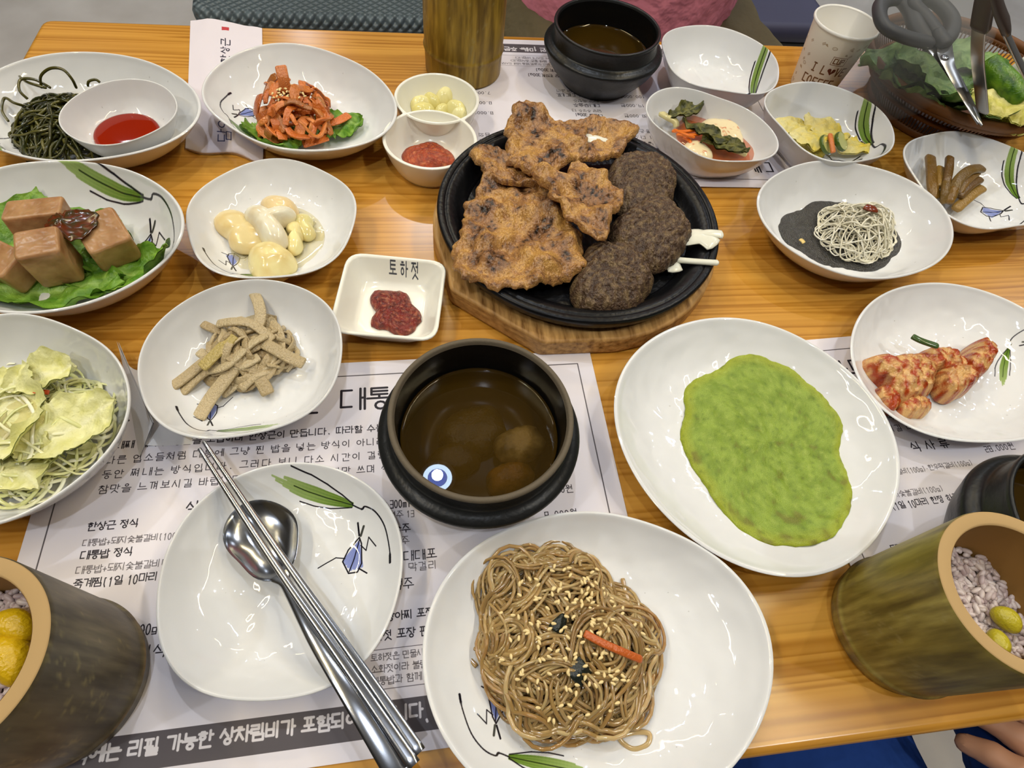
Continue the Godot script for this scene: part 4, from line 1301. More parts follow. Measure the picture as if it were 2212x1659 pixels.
# a tangle: one thing whose strands are its parts
func tangle(called: String, label: String, cat: String, strand: String, c: Vector2, f: Array, base: Callable, dome: float, n: int, steps: int, step: float, r0: float, r1: float, flatness: float, turn: float, cols: Array, mat: Material, sides := 6, keep := 0.93, bundle := 1) -> Node3D:
	var o := Vector3(c.x, base.call(c.x, c.y), c.y)
	var t := thing(called, label, cat, o)
	for i in n:
		var lv := 0.08 + 0.92 * float(i) / n
		var pts := wander(c, f, base, dome, lv, step, int(steps * rng.randf_range(0.6, 1.2)), turn, i, keep)
		for k in pts.size():
			pts[k] -= o
		var r := rng.randf_range(r0, r1)
		var many := rng.randi_range(1, bundle)
		for g in many:
			var mb := MB.new()
			var q := PackedVector3Array()
			for k in pts.size():
				var d: Vector3 = pts[mini(k + 1, pts.size() - 1)] - pts[maxi(k - 1, 0)]
				var sd := d.cross(Vector3.UP).normalized()
				q.append(pts[k] + sd * r * 2.1 * g * (1.0 + 0.35 * sin(k * 0.4 + g)) + Vector3(0, r * 0.4 * sin(k * 0.23 + g * 2.0), 0))
			tube(mb, q, r, r * flatness, sides, pick(cols), Vector3.UP, 0.5)
			part(strand, mb.mesh(), mat, t)
	return t

func strip(t: Node3D, called: String, pts: Array, w: float, th: float, col: Color, mat: Material) -> void:
	var p := spline(pts, 7)
	for k in p.size():
		p[k] -= t.position
	var mb := MB.new()
	tube(mb, p, w, th, 12, col, Vector3.UP, 0.85, 0.3)
	part(called, mb.mesh(), mat, t)

# a pool of sauce in a dish
func pool(called: String, label: String, cat: String, c: Vector2, f: Array, y: float, h: float, mat: Material, col := Color.WHITE) -> void:
	var mb := MB.new()
	var rows := []
	for q in [[0.0, 1.0], [0.5, 1.0], [0.85, 0.97], [0.95, 0.8], [0.99, 0.5], [1.0, 0.2], [0.99, 0.0], [0.0, 0.0]]:
		var row := PackedVector3Array()
		for j in 64:
			var a := TAU * j / 64
			var r: float = rad(f, a) * maxf(q[0], 0.001)
			row.append(Vector3(c.x + cos(a) * r, TY + y + h * q[1], c.y + sin(a) * r))
		rows.append(row)
	mb.grid(rows, true, col)
	place(called, mb, mat, label, cat)

func greens(t: float, u: float, n: float) -> Color:
	var a := lin(126, 166, 58).lerp(lin(74, 122, 28), clampf(0.5 + n * 1.2, 0.0, 1.0))
	return a.lerp(lin(176, 206, 110), clampf(0.75 * exp(-absf(u) * 9.0) + 0.25 * (1.0 - t) - 0.1, 0.0, 0.8))

func pale(t: float, u: float, n: float) -> Color:
	var a := lin(230, 228, 172).lerp(lin(216, 214, 138), clampf(0.5 + n, 0.0, 1.0))
	return a.lerp(lin(232, 230, 190), clampf(exp(-absf(u) * 6.0) + 0.35 * (1.0 - t) - 0.2, 0.0, 0.9))

func sliver(called: String, pts: Array, w: float, th: float, col: Color, mat: Material, label: String, cat: String, group := "", sq := 0.55) -> void:
	var mb := MB.new()
	tube(mb, spline(pts, 7), w, th, 12, col, Vector3.UP, 0.8, sq)
	place(called, mb, mat, label, cat, group)

func foods_left() -> void:
	# seaweed
	var fl := floor_of("oval_dish")
	var sea := [lin(66, 66, 22), lin(46, 48, 14), lin(92, 88, 40), lin(36, 36, 12)]
	tangle("seaweed_heap", "tangled heap of dark green seaweed strands in the deep oval dish", "seaweed", "seaweed_strand", Vector2(0.0776, 0.2006), [0.04535, 0.00034, -0.00039, -0.00797, 0.00044, -0.00589, -0.00748, -0.00313, -0.00815, 0.00061, -0.0033], flat(TY + 0.009), 0.020, 120, 42, 0.0028, 0.0007, 0.0014, 1.0, 0.9, sea, M.wet)
	var t := thing("seaweed_loops", "loose seaweed loops standing up from the heap's far side", "seaweed", Vector3(0.0488, 0.74, 0.1455))
	for q in [[Vector3(0.0377, 0.75, 0.1515), Vector3(0.0508, 0.754, 0.1665), Vector3(0.0657, 0.752, 0.1709)], [Vector3(0.0602, 0.75, 0.168), Vector3(0.0644, 0.76, 0.1668), Vector3(0.0743, 0.766, 0.1646), Vector3(0.0844, 0.766, 0.1655), Vector3(0.0897, 0.76, 0.1692), Vector3(0.088, 0.75, 0.1669)], [Vector3(0.0536, 0.75, 0.1844), Vector3(0.0495, 0.756, 0.1812), Vector3(0.0482, 0.758, 0.169), Vector3(0.0571, 0.756, 0.1654), Vector3(0.0675, 0.75, 0.1677)], [Vector3(0.0357, 0.738, 0.1983), Vector3(0.0301, 0.742, 0.1888), Vector3(0.0312, 0.746, 0.1776), Vector3(0.0404, 0.746, 0.184), Vector3(0.0449, 0.742, 0.1818)], [Vector3(0.0967, 0.75, 0.1638), Vector3(0.0992, 0.754, 0.1632), Vector3(0.1039, 0.754, 0.1602), Vector3(0.107, 0.752, 0.1611)]]:
		strip(t, "seaweed_strand", q, 0.0011, 0.0011, lin(74, 70, 28), M.wet)
	pool("chili_sauce", "glossy red vinegared chili sauce in the small round bowl", "sauce", Vector2(0.1376, 0.2193), [0.0265], 0.0200, 0.006, M.red_sauce)
	# radish salad on lettuce
	var fc := floor_of("oval_dish_001")
	for q in [[Vector2(0.2541, 0.207), 0.9, 0.062, 0.05, "green lettuce leaf under the left of the radish salad"], [Vector2(0.3043, 0.189), -0.2, 0.062, 0.046, "bright green lettuce leaf at the right of the radish salad"]]:
		var mb := MB.new()
		leaf(mb, q[0], q[1], q[2], q[3], fc, 0.006, 3.2, greens, 21)
		place("lettuce_leaf", mb, M.leafy, q[4], "lettuce")
	var cf: Array = [Vector2(0.2729, 0.1826), [0.04275, -0.00001, 0.00019, -0.00925, 0.00313, 0.00103, 0.00249, 0.0014, -0.00143, -0.00109, -0.00076]]
	var orange := [lin(230, 148, 74), lin(216, 126, 54), lin(238, 168, 104), lin(192, 108, 50), lin(224, 138, 62), lin(150, 116, 62)]
	t = thing("radish_salad", "mound of spicy orange radish strips sprinkled with sesame", "salad", Vector3(cf[0].x, TY + 0.008, cf[0].y))
	for i in 64:
		var lv := 0.15 + 0.85 * i / 64.0
		var pts := wander(cf[0], cf[1], flat(TY + 0.010), 0.030, lv, 0.0036, rng.randi_range(6, 11), 0.55, i, 0.8, 0.002)
		for k in pts.size():
			pts[k] -= t.position
		var mb := MB.new()
		tube(mb, pts, rng.randf_range(0.0018, 0.0052), rng.randf_range(0.0007, 0.0013), 12, pick(orange), Vector3(rng.randf_range(-1.2, 1.2), 1, rng.randf_range(-1.2, 1.2)), 0.8, 0.8)
		part("radish_strip", mb.mesh(), M.spicy, t)
	for q in [[Vector3(0.2685, 0.754, 0.1737), Vector3(0.2682, 0.765, 0.1699), Vector3(0.2666, 0.772, 0.1615)], [Vector3(0.2396, 0.74, 0.1882), Vector3(0.2435, 0.75, 0.1858), Vector3(0.2462, 0.754, 0.178)], [Vector3(0.2593, 0.75, 0.199), Vector3(0.2625, 0.746, 0.2098), Vector3(0.2669, 0.732, 0.2141)], [Vector3(0.2997, 0.734, 0.1906), Vector3(0.3115, 0.735, 0.1875), Vector3(0.3224, 0.736, 0.1788)], [Vector3(0.2816, 0.731, 0.2165), Vector3(0.2965, 0.733, 0.2123), Vector3(0.304, 0.734, 0.2095)]]:
		strip(t, "radish_strip", q, 0.0052, 0.0013, pick(orange), M.spicy)
	seeds(t, cf[0], 0.026, 46, func(x: float, z: float) -> float: return TY + 0.0415 - 18.0 * Vector2(x, z).distance_squared_to(cf[0]), 0.6)
	# acorn jelly
	var fj := floor_of("oval_dish_002")
	for q in [[Vector2(0.0799, 0.3353), 1.9, 0.085, 0.06, "lettuce leaf at the far left under the jelly cubes"], [Vector2(0.1568, 0.3684), 0.15, 0.10, 0.055, "frilled lettuce leaf at the front right under the jelly cubes"], [Vector2(0.1101, 0.3835), -0.1, 0.11, 0.05, "frilled lettuce leaf along the front of the jelly cubes"], [Vector2(0.1243, 0.3341), 0.6, 0.09, 0.06, "lettuce leaf in the middle of the jelly dish"]]:
		var mb := MB.new()
		leaf(mb, q[0], q[1], q[2], q[3], fj, 0.006, 3.0, greens, int(q[2] * 900))
		place("lettuce_leaf", mb, M.leafy, q[4], "lettuce")
	M.jelly = std(srgb(190, 150, 106), 0.30, 0.4)
	M.jelly.subsurf_scatter_enabled = true
	M.jelly.subsurf_scatter_strength = 0.2
	M.jelly.albedo_texture = ntex(111, 0.01, 256, 4, Color(0.78, 0.72, 0.66), Color(1, 1, 1))
	bump(M.jelly, ntex(112, 0.02, 256, 3), 0.05, Vector3(16, 16, 16))
	chunk("jelly_cube", Vector3(0.1202, 0.732, 0.3683), 0.028, 0.024, 0.036, 0.25, 0.12, M.jelly, Color.WHITE, "brown acorn jelly block standing upright at the front of the pile", "jelly", "acorn jelly blocks")
	chunk("jelly_cube", Vector3(0.1049, 0.736, 0.3339), 0.038, 0.022, 0.026, 0.15, -0.1, M.jelly, Color.WHITE, "sauce covered acorn jelly block at the back of the pile", "jelly", "acorn jelly blocks")
	chunk("jelly_cube", Vector3(0.1513, 0.733, 0.3473), 0.030, 0.034, 0.026, 0.55, 0.18, M.jelly, Color.WHITE, "acorn jelly block at the right, nearest the painted cricket", "jelly", "acorn jelly blocks")
	chunk("jelly_cube", Vector3(0.0876, 0.732, 0.3675), 0.040, 0.024, 0.024, -0.55, 0.2, M.jelly, Color.WHITE, "acorn jelly block at the left, cut off by the picture's edge", "jelly", "acorn jelly blocks")
	var sauce_col := func(_x: float, _z: float, _t: float, q: float) -> Color: return lin(96, 40, 14).lerp(lin(58, 50, 26), clampf(0.4 + q * 2.0, 0.0, 1.0))
	var mb2 := MB.new()
	lump(mb2, Vector2(0.1288, 0.3467), [0.016, 0.006, 0.001, 0.002, 0.0], flat(TY + 0.0405), 0.003, 2.0, sauce_col, noise(113, 0.2), 0.0016, 10, 40, 0.3)
	place("seasoning_sauce", mb2, M.wet, "chopped seasoning spooned over the back jelly block", "sauce")
	# pickled garlic and onion
	var cream := lin(226, 206, 150)
	var white := lin(236, 230, 204)
	pool("pickling_brine", "clear yellowish pickling brine pooled under the garlic and onion", "brine", Vector2(0.265, 0.3299), [0.041], 0.0045, 0.0016, M.brine)
	var nz := noise(121, 0.06, 3)
	for q in [
		[Vector2(0.2433, 0.3279), [0.02126, 0.00011, -0.00016, 0.00078, 0.00751, 0.00309, -0.00133, -0.0003, 0.00003], 0.008, 0.012, cream, "wedge of pickled garlic at the left of the garlic dish"],
		[Vector2(0.2695, 0.3035), [0.0153, 0.0, -0.00001, -0.00035, 0.00241, 0.00018, -0.00118, -0.00021, 0.00037], 0.008, 0.014, lin(230, 206, 156), "peach tinted pickled garlic clove at the back of the garlic dish"],
		[Vector2(0.2893, 0.3189), [0.01116, 0.0, 0.00001, -0.00309, 0.00264, -0.00133, -0.00067, 0.00026, -0.00049], 0.007, 0.008, lin(214, 204, 140), "thin translucent pickled onion slice at the right of the garlic dish"],
		[Vector2(0.2838, 0.3335), [0.01047, -0.00001, -0.00021, -0.00657, 0.00105, 0.00131, -0.00078, 0.00102, -0.00033], 0.008, 0.010, lin(236, 224, 160), "slim pickled garlic sliver standing at the right of the garlic dish"],
		[Vector2(0.2677, 0.3618), [0.01879, 0.00001, 0.00001, -0.00057, 0.00097, 0.0009, -0.00027, 0.00034, 0.00011, 0.00009, 0.00013], 0.007, 0.018, lin(236, 222, 160), "thick pickled radish block at the front of the garlic dish"],
		[Vector2(0.265, 0.3265), [0.01843, -0.00008, -0.00014, -0.00259, 0.00271, -0.00267, -0.00473, -0.00292, -0.00155], 0.014, 0.016, white, "glossy white pickled onion petal on top in the garlic dish"]]:
		var mb := MB.new()
		var col: Color = q[4]
		lump(mb, q[0], q[1], flat(TY + q[2]), q[3], 2.6, func(_x: float, _z: float, tt: float, n: float) -> Color: return col.lerp(lin(206, 168, 92), clampf(n * 0.7 + 0.1 * tt, 0.0, 0.5)), nz, 0.0006, 14, 48, 0.03, 0.002)
		place("pickled_garlic", mb, M.wet, q[5], "pickle", "pickled garlic and onion pieces")
	# root strips in perilla dressing
	var pe := [lin(222, 206, 164), lin(206, 188, 144), lin(232, 218, 178), lin(192, 172, 128)]
	var sc: Vector2 = Vector2(0.2571, 0.4489)
	t = thing("root_strip_salad", "heap of beige root strips coated in perilla seed dressing", "salad", Vector3(sc.x, TY + 0.006, sc.y))
	for q in [[Vector3(0.2612, 0.742, 0.3991), Vector3(0.2669, 0.742, 0.4133), Vector3(0.2682, 0.74, 0.4245), Vector3(0.2635, 0.738, 0.4352), Vector3(0.2553, 0.734, 0.4422)], [Vector3(0.2282, 0.737, 0.4248), Vector3(0.2396, 0.738, 0.4318), Vector3(0.2531, 0.739, 0.4376), Vector3(0.2659, 0.738, 0.4426)], [Vector3(0.2646, 0.74, 0.4408), Vector3(0.2799, 0.741, 0.451), Vector3(0.2909, 0.739, 0.4579), Vector3(0.3008, 0.737, 0.4625)], [Vector3(0.2116, 0.731, 0.4753), Vector3(0.2223, 0.734, 0.4677), Vector3(0.2368, 0.738, 0.4559), Vector3(0.2539, 0.74, 0.4424)], [Vector3(0.2198, 0.729, 0.4775), Vector3(0.2338, 0.734, 0.4646), Vector3(0.2528, 0.74, 0.458), Vector3(0.2706, 0.742, 0.4485)], [Vector3(0.2336, 0.729, 0.498), Vector3(0.2405, 0.732, 0.484), Vector3(0.2506, 0.737, 0.4711), Vector3(0.2607, 0.742, 0.4559)], [Vector3(0.2771, 0.73, 0.482), Vector3(0.2712, 0.735, 0.4709), Vector3(0.2638, 0.74, 0.4604), Vector3(0.2557, 0.742, 0.4517)], [Vector3(0.2454, 0.728, 0.479), Vector3(0.2581, 0.732, 0.4702), Vector3(0.2736, 0.736, 0.4621), Vector3(0.2817, 0.736, 0.4487)], [Vector3(0.2404, 0.742, 0.4291), Vector3(0.2527, 0.746, 0.4306), Vector3(0.265, 0.745, 0.4324), Vector3(0.279, 0.74, 0.4434)], [Vector3(0.2285, 0.735, 0.4476), Vector3(0.2432, 0.738, 0.4581), Vector3(0.2596, 0.74, 0.464), Vector3(0.2713, 0.741, 0.4576)], [Vector3(0.2374, 0.736, 0.4641), Vector3(0.2513, 0.742, 0.4649), Vector3(0.2655, 0.745, 0.4504), Vector3(0.2745, 0.742, 0.4407)], [Vector3(0.259, 0.732, 0.4777), Vector3(0.2698, 0.736, 0.4695), Vector3(0.2793, 0.733, 0.4643)]]:
		strip(t, "root_strip", q, rng.randf_range(0.0032, 0.0050), 0.0016, pick(pe), M.coated)
	strip(t, "root_strip", [Vector3(0.2352, 0.742, 0.466), Vector3(0.2454, 0.746, 0.456), Vector3(0.2546, 0.747, 0.4435)], 0.0045, 0.0015, lin(216, 198, 122), M.coated)
	var dress := MB.new()
	lump(dress, sc + Vector2(0.001, -0.002), [0.026, 0.002, 0.0, 0.004, -0.003, 0.002, 0.002], flat(TY + 0.006), 0.013, 2.0, func(_x: float, _z: float, _t: float, q: float) -> Color: return lin(218, 200, 156).lerp(lin(180, 158, 114), clampf(0.4 + q * 1.6, 0.0, 1.0)), noise(122, 0.14, 4), 0.0042, 26, 80, 0.22)
	for k in dress.v.size():
		dress.v[k] -= t.position
	part("perilla_dressing", dress.mesh(), M.coated, t)
	for i in 34:
		var pts := wander(sc, [0.030, 0.004, -0.004], flat(TY + 0.007), 0.018, rng.randf_range(0.3, 1.0), 0.0035, rng.randi_range(7, 13), 0.7, i, 0.85, 0.0015)
		for k in pts.size():
			pts[k] -= t.position
		var mb := MB.new()
		tube(mb, pts, rng.randf_range(0.0014, 0.0038), rng.randf_range(0.0009, 0.0014), 10, pick(pe), Vector3(rng.randf_range(-0.8, 0.8), 1, rng.randf_range(-0.8, 0.8)), 0.7, 0.6)
		part("root_strip", mb.mesh(), M.coated, t)
	# salad at the left edge
	var fs := floor_of("oval_dish_003")
	var sh := [lin(226, 224, 176), lin(236, 234, 208), lin(214, 216, 150)]
	var sf: Array = [Vector2(0.1362, 0.5015), [0.04299, 0.00006, 0.00003, -0.00053, 0.00796, 0.00304, -0.00409, -0.00058, 0.00048]]
	tangle("cabbage_shreds", "bed of finely shredded pale cabbage in the salad dish", "cabbage", "cabbage_shred", sf[0], sf[1], flat(TY + 0.012), 0.020, 130, 20, 0.0034, 0.0007, 0.0014, 0.6, 0.45, sh, M.wet)
	for q in [[Vector2(0.1418, 0.4736), -0.5, 0.040, 0.034, 0.024, "small yellow lettuce piece at the back of the salad"], [Vector2(0.1304, 0.4982), 1.4, 0.070, 0.05, 0.026, "pale green lettuce piece at the salad's left"], [Vector2(0.1668, 0.5116), -0.62, 0.060, 0.044, 0.024, "large pale green lettuce piece at the front right of the salad"], [Vector2(0.1409, 0.526), 0.9, 0.055, 0.042, 0.018, "translucent lettuce piece at the front of the salad"], [Vector2(0.1598, 0.534), -0.6, 0.050, 0.014, 0.008, "long white cabbage rib at the front of the salad"]]:
		var mb := MB.new()
		leaf(mb, q[0], q[1], q[2], q[3], flat(TY + q[4]), 0.005, 2.6, pale, int(q[2] * 1000), 0.004)
		place("salad_leaf", mb, M.leafy, q[5], "lettuce")
	for q in [[Vector3(0.1411, 0.752, 0.4854), Vector3(0.1469, 0.753, 0.4863), Vector3(0.152, 0.752, 0.4867)], [Vector3(0.1535, 0.751, 0.4955), Vector3(0.1557, 0.751, 0.497), Vector3(0.1575, 0.75, 0.4978)]]:
		sliver("carrot_shred", q, 0.0016, 0.0008, lin(210, 84, 40), M.moist, "short orange carrot shred beside the large lettuce piece" if q[0].z > Vector3(0.1474, 0.75, 0.4893).z else "longer orange carrot shred at the back of the salad", "carrot", "carrot shreds")
	for q in [[Vector3(0.1435, 0.744, 0.5258), Vector3(0.1469, 0.742, 0.5326), Vector3(0.1455, 0.738, 0.5383), Vector3(0.1365, 0.734, 0.5434)], [Vector3(0.1478, 0.744, 0.5321), Vector3(0.1484, 0.74, 0.5349), Vector3(0.1454, 0.736, 0.5389)]]:
		sliver("purple_cabbage_shred", q, 0.0012, 0.0010, lin(92, 70, 132), M.wet, "short purple cabbage shred forking off the longer one" if q.size() == 3 else "long purple cabbage shred at the front of the salad", "cabbage", "purple cabbage shreds")
	pool("salad_dressing", "golden fruit dressing poured over the salad's middle", "dressing", Vector2(0.1397, 0.5036), [0.014], 0.0285, 0.003, M.brine)

func seeds(t: Node3D, c: Vector2, R: float, n: int, top: Callable, spread := 1.0) -> void:
	var b := MB.new()
	var rows := []
	for i in 7:
		var a := PI * i / 6
		rows.append(ring(Vector3(0, -cos(a) * 0.0016, 0), maxf(sin(a), 0.002) * 0.00092 * (1.0 - 0.25 * cos(a)), 8))
	b.grid(rows, true, lin(232, 208, 148))
	var m := b.mesh()
	for i in n:
		var a := rng.randf() * TAU
		var r := pow(rng.randf(), 0.6) * R * spread
		var p := c + Vector2(cos(a), sin(a)) * r
		part("sesame_seed", m, M.moist, t, Transform3D(Basis(Vector3.UP, rng.randf() * TAU) * Basis(Vector3.RIGHT, PI / 2 + rng.randf_range(-0.3, 0.3)), Vector3(p.x, top.call(p.x, p.y), p.y) - t.position))

func foods_middle() -> void:
	# shrimp paste in the square dish
	var grit := noise(131, 0.35, 2)
	var paste := func(a: Color, b: Color, d: Color) -> Callable:
		return func(x: float, z: float, _t: float, q: float) -> Color:
			var g := grit.get_noise_2d(x * 1000.0, z * 1000.0)
			return a.lerp(b, clampf(0.5 + q * 1.6, 0.0, 1.0)).lerp(d, clampf(g * 1.6 - 0.25, 0.0, 0.8))
	var mb := MB.new()
	lump(mb, Vector2(0.3625, 0.4096), [0.02028, 0.00001, 0.00003, -0.00188, 0.00264, 0.00093, 0.00095, -0.00148, -0.00042, 0.00162, 0.00089], flat(TY + 0.0042), 0.008, 2.6, paste.call(lin(122, 30, 16), lin(84, 16, 8), lin(186, 110, 76)), noise(132, 0.22), 0.0014, 16, 60, 0.05)
	place("shrimp_paste", mb, M.paste, "dark red fermented shrimp paste in the square dish", "paste")
	mb = MB.new()
	lump(mb, Vector2(0.3951, 0.2268), [0.02074, -0.00002, 0.0, 0.00327, -0.00052, 0.00013, 0.00103, 0.00082, 0.00121], flat(TY + 0.0048), 0.010, 2.4, paste.call(lin(168, 66, 24), lin(126, 40, 12), lin(206, 120, 70)), noise(133, 0.2), 0.0014, 16, 60, 0.04)
	place("soybean_paste", mb, M.paste, "reddish brown soybean paste in the front half of the double dish", "paste")
	var ga := [lin(226, 216, 146), lin(236, 228, 170), lin(214, 202, 120)]
	for q in [[Vector2(0.3903, 0.1519), 0.012, 0.008, 0.012, -0.4, "garlic slice at the left of the sauce dish's back cup"], [Vector2(0.4014, 0.1469), 0.011, 0.007, 0.012, 0.8, "garlic slice in the middle of the back cup"], [Vector2(0.4156, 0.1403), 0.013, 0.009, 0.014, -0.9, "large upright garlic clove at the back of the cup"], [Vector2(0.3932, 0.1593), 0.013, 0.009, 0.010, 0.2, "rounded garlic clove at the cup's front left"], [Vector2(0.4114, 0.1588), 0.009, 0.005, 0.009, -0.7, "small pointed garlic piece at the cup's front"], [Vector2(0.4252, 0.1583), 0.012, 0.008, 0.012, 0.5, "broken garlic clove at the cup's right"], [Vector2(0.4282, 0.1636), 0.009, 0.007, 0.010, 0.1, "flat garlic slice lowest at the cup's right"]]:
		var b := MB.new()
		var col := pick(ga)
		lump(b, q[0], [q[1] * 0.8, 0.0, 0.0, (q[1] - q[2]) * 0.45 * cos(2.0 * q[4]), (q[1] - q[2]) * 0.45 * sin(2.0 * q[4])], flat(TY + 0.0045 + 0.2 * q[3]), q[3], 2.2, func(_x: float, _z: float, tt: float, n: float) -> Color: return col.lerp(lin(200, 182, 90), clampf(n * 0.5 + 0.3 * tt * tt - 0.1, 0.0, 0.5)), noise(134, 0.12), 0.0005, 12, 36, 0.03)
		place("garlic_clove", b, M.wet, q[5], "garlic", "raw garlic cloves")
	# glass noodles
	var jf: Array = [Vector2(0.4576, 0.6572), [0.05153, 0.0, 0.00003, -0.00078, 0.00438, 0.00226, 0.00262, 0.00012, 0.00063, 0.00195, 0.00006, 0.00326, -0.00095]]
	var jc := [lin(172, 138, 88), lin(152, 118, 70), lin(190, 160, 112), lin(134, 104, 62), lin(164, 132, 86)]
	var fj := floor_of("large_plate_001")
	var t := tangle("glass_noodle_heap", "heap of brown glass noodles scattered with sesame seeds on the oval plate", "noodles", "noodle", jf[0], jf[1], fj, 0.025, 118, 42, 0.0034, 0.00085, 0.00135, 0.8, 0.85, jc, M.noodle, 7, 0.86, 3)
	for q in [[Vector3(0.4257, 0.726, 0.5998), Vector3(0.431, 0.726, 0.5965), Vector3(0.4378, 0.726, 0.5959), Vector3(0.4432, 0.726, 0.5957)], [Vector3(0.5005, 0.726, 0.6249), Vector3(0.5002, 0.727, 0.632), Vector3(0.5008, 0.728, 0.6391)], [Vector3(0.4815, 0.727, 0.7074), Vector3(0.4904, 0.726, 0.7066), Vector3(0.4979, 0.726, 0.7081), Vector3(0.4958, 0.726, 0.7128), Vector3(0.4881, 0.726, 0.7142), Vector3(0.4824, 0.726, 0.7107), Vector3(0.4794, 0.727, 0.705)], [Vector3(0.4065, 0.728, 0.6656), Vector3(0.4023, 0.727, 0.6598), Vector3(0.4057, 0.727, 0.6562), Vector3(0.4122, 0.729, 0.659)]]:
		strip(t, "noodle", q, 0.0014, 0.0013, pick(jc), M.noodle)
	var mid: Vector2 = jf[0]
	var jr: Array = jf[1]
	var top := func(x: float, z: float) -> float:
		var q := Vector2(x, z) - mid
		var s: float = q.length() / rad(jr, q.angle())
		return fj.call(x, z) + 0.0265 * pow(maxf(0.02, 1.0 - s * s), 0.6) + 0.0025
	seeds(t, mid + Vector2(0.004, 0.0), 0.046, 170, top, 0.95)
	strip(t, "carrot_strip", [Vector3(0.4648, 0.7535, 0.6575), Vector3(0.4736, 0.7535, 0.6631), Vector3(0.4848, 0.751, 0.6685), Vector3(0.4958, 0.746, 0.6729)], 0.0022, 0.0014, lin(186, 92, 36), M.moist)
	for q in [[Vector3(0.4509, 0.749, 0.6483), Vector3(0.4525, 0.75, 0.6503), Vector3(0.4558, 0.748, 0.6515)], [Vector3(0.4569, 0.7485, 0.67), Vector3(0.4593, 0.75, 0.6754), Vector3(0.4634, 0.746, 0.6795)], [Vector3(0.4356, 0.731, 0.7025), Vector3(0.4394, 0.733, 0.6997), Vector3(0.4443, 0.735, 0.6988)]]:
		strip(t, "seaweed_scrap", q, 0.0055, 0.0012, lin(28, 32, 22), M.moist)
	# green pancake
	var pk := noise(141, 0.06, 3)
	var pits := noise(142, 0.16, 2)
	var gcol := func(x: float, z: float, tt: float, q: float) -> Color:
		var a := pk.get_noise_2d(x * 1000.0, z * 1000.0)
		var b := pits.get_noise_2d(x * 1000.0, z * 1000.0)
		var k := lin(160, 182, 74).lerp(lin(134, 158, 50), clampf(0.5 + a * 1.2, 0.0, 1.0))
		k = k.lerp(lin(178, 182, 48), smoothstep(0.84, 0.98, tt) * 0.7)
		k = k.lerp(lin(66, 96, 12), clampf(b * 1.1 - 0.35, 0.0, 0.4))
		k = k.lerp(lin(186, 200, 100), clampf(-b * 1.3 - 0.35, 0.0, 0.5))
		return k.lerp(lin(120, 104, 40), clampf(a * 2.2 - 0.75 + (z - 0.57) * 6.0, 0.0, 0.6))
	var fp := floor_of("large_plate")
	mb = MB.new()
	lump(mb, Vector2(0.6243, 0.5409), [0.06629, -0.00001, 0.00005, -0.00781, -0.002, -0.00049, -0.00227, 0.00046, 0.00025, 0.00003, -0.00077, 0.00058, -0.0013, -0.00074, -0.00025, 0.00053, 0.00002, 0.00021, -0.00074, -0.0004, 0.00018], fp, 0.0058, 7.0, gcol, noise(143, 0.09, 4), 0.0013, 56, 180, 0.02)
	place("green_pancake", mb, M.pancake, "bright green vegetable pancake with pitted top and yellow rim", "pancake")
	# folded paper napkin beside the round dish of root strips
	var rows := []
	for k in 9:
		var s := k / 8.0
		var far := [Vector3(0.1705, 0.721, 0.4401), Vector3(0.1715, 0.733, 0.4346), Vector3(0.1742, 0.727, 0.4428), Vector3(0.1838, 0.722, 0.4524), Vector3(0.2217, 0.721, 0.4537)]
		var nea := [Vector3(0.1978, 0.721, 0.5189), Vector3(0.2061, 0.731, 0.5005), Vector3(0.2035, 0.726, 0.5059), Vector3(0.2019, 0.722, 0.5119), Vector3(0.236, 0.721, 0.5123)]
		var pts := []
		for i in 5:
			pts.append(far[i].lerp(nea[i], s))
		rows.append(spline(pts, 6))
	var under := []
	for r in rows:
		var u := PackedVector3Array()
		for p in r:
			u.append(p + Vector3(0.0009, -0.0006, 0.0))
		under.append(u)
	under.reverse()
	mb = MB.new()
	mb.grid(rows + under, false)
	place("paper_napkin", mb, M.napkin, "folded white paper napkin wedged between the salad dish and the root strip dish", "napkin")
	# cutlery
	for q in [["stainless steel chopstick lying left of its twin across the empty dish", [Vector3(0.249, 0.756, 0.5338), Vector3(0.2975, 0.7545, 0.6046), Vector3(0.3375, 0.753, 0.6596), Vector3(0.3721, 0.751, 0.708)]], ["stainless steel chopstick lying right of its twin across the empty dish", [Vector3(0.2509, 0.756, 0.5293), Vector3(0.3036, 0.7545, 0.6044), Vector3(0.3431, 0.753, 0.6584), Vector3(0.3749, 0.751, 0.7031)]]]:
		var p := spline(q[1], 8)
		var b := MB.new()
		var rws := []
		for i in p.size():
			var s := float(i) / (p.size() - 1)
			var dir := (p[p.size() - 1] - p[0]).normalized()
			var sd := dir.cross(Vector3.UP).normalized()
			var w := lerpf(0.0012, 0.0031, pow(s, 0.8))
			var h := lerpf(0.0013, 0.0017, s)
			var row := PackedVector3Array()
			for j in 12:
				var a := TAU * (j + 0.5) / 12
				var v := Vector2(cos(a), sin(a))
				v = v.lerp(v / maxf(absf(v.x), absf(v.y)), 0.6 * s + 0.1)
				row.append(p[i] + sd * v.x * w + Vector3.UP * v.y * h)
			if i == 0 or i == p.size() - 1:
				var cap := PackedVector3Array()
				for j in 12:
					cap.append(p[i])
				if i == 0:
					rws.append(cap)
					rws.append(row)
				else:
					rws.append(row)
					rws.append(cap)
			else:
				rws.append(row)
		b.grid(rws, true)
		place("chopstick", b, M.steel, q[0], "chopstick", "steel chopsticks")
	# spoon
	var sp := thing("spoon", "stainless steel spoon under the chopsticks with its bowl in the empty dish", "spoon", Vector3(0.2833, 0.728, 0.583))
	var sc: Vector2 = Vector2(0.285, 0.5856)
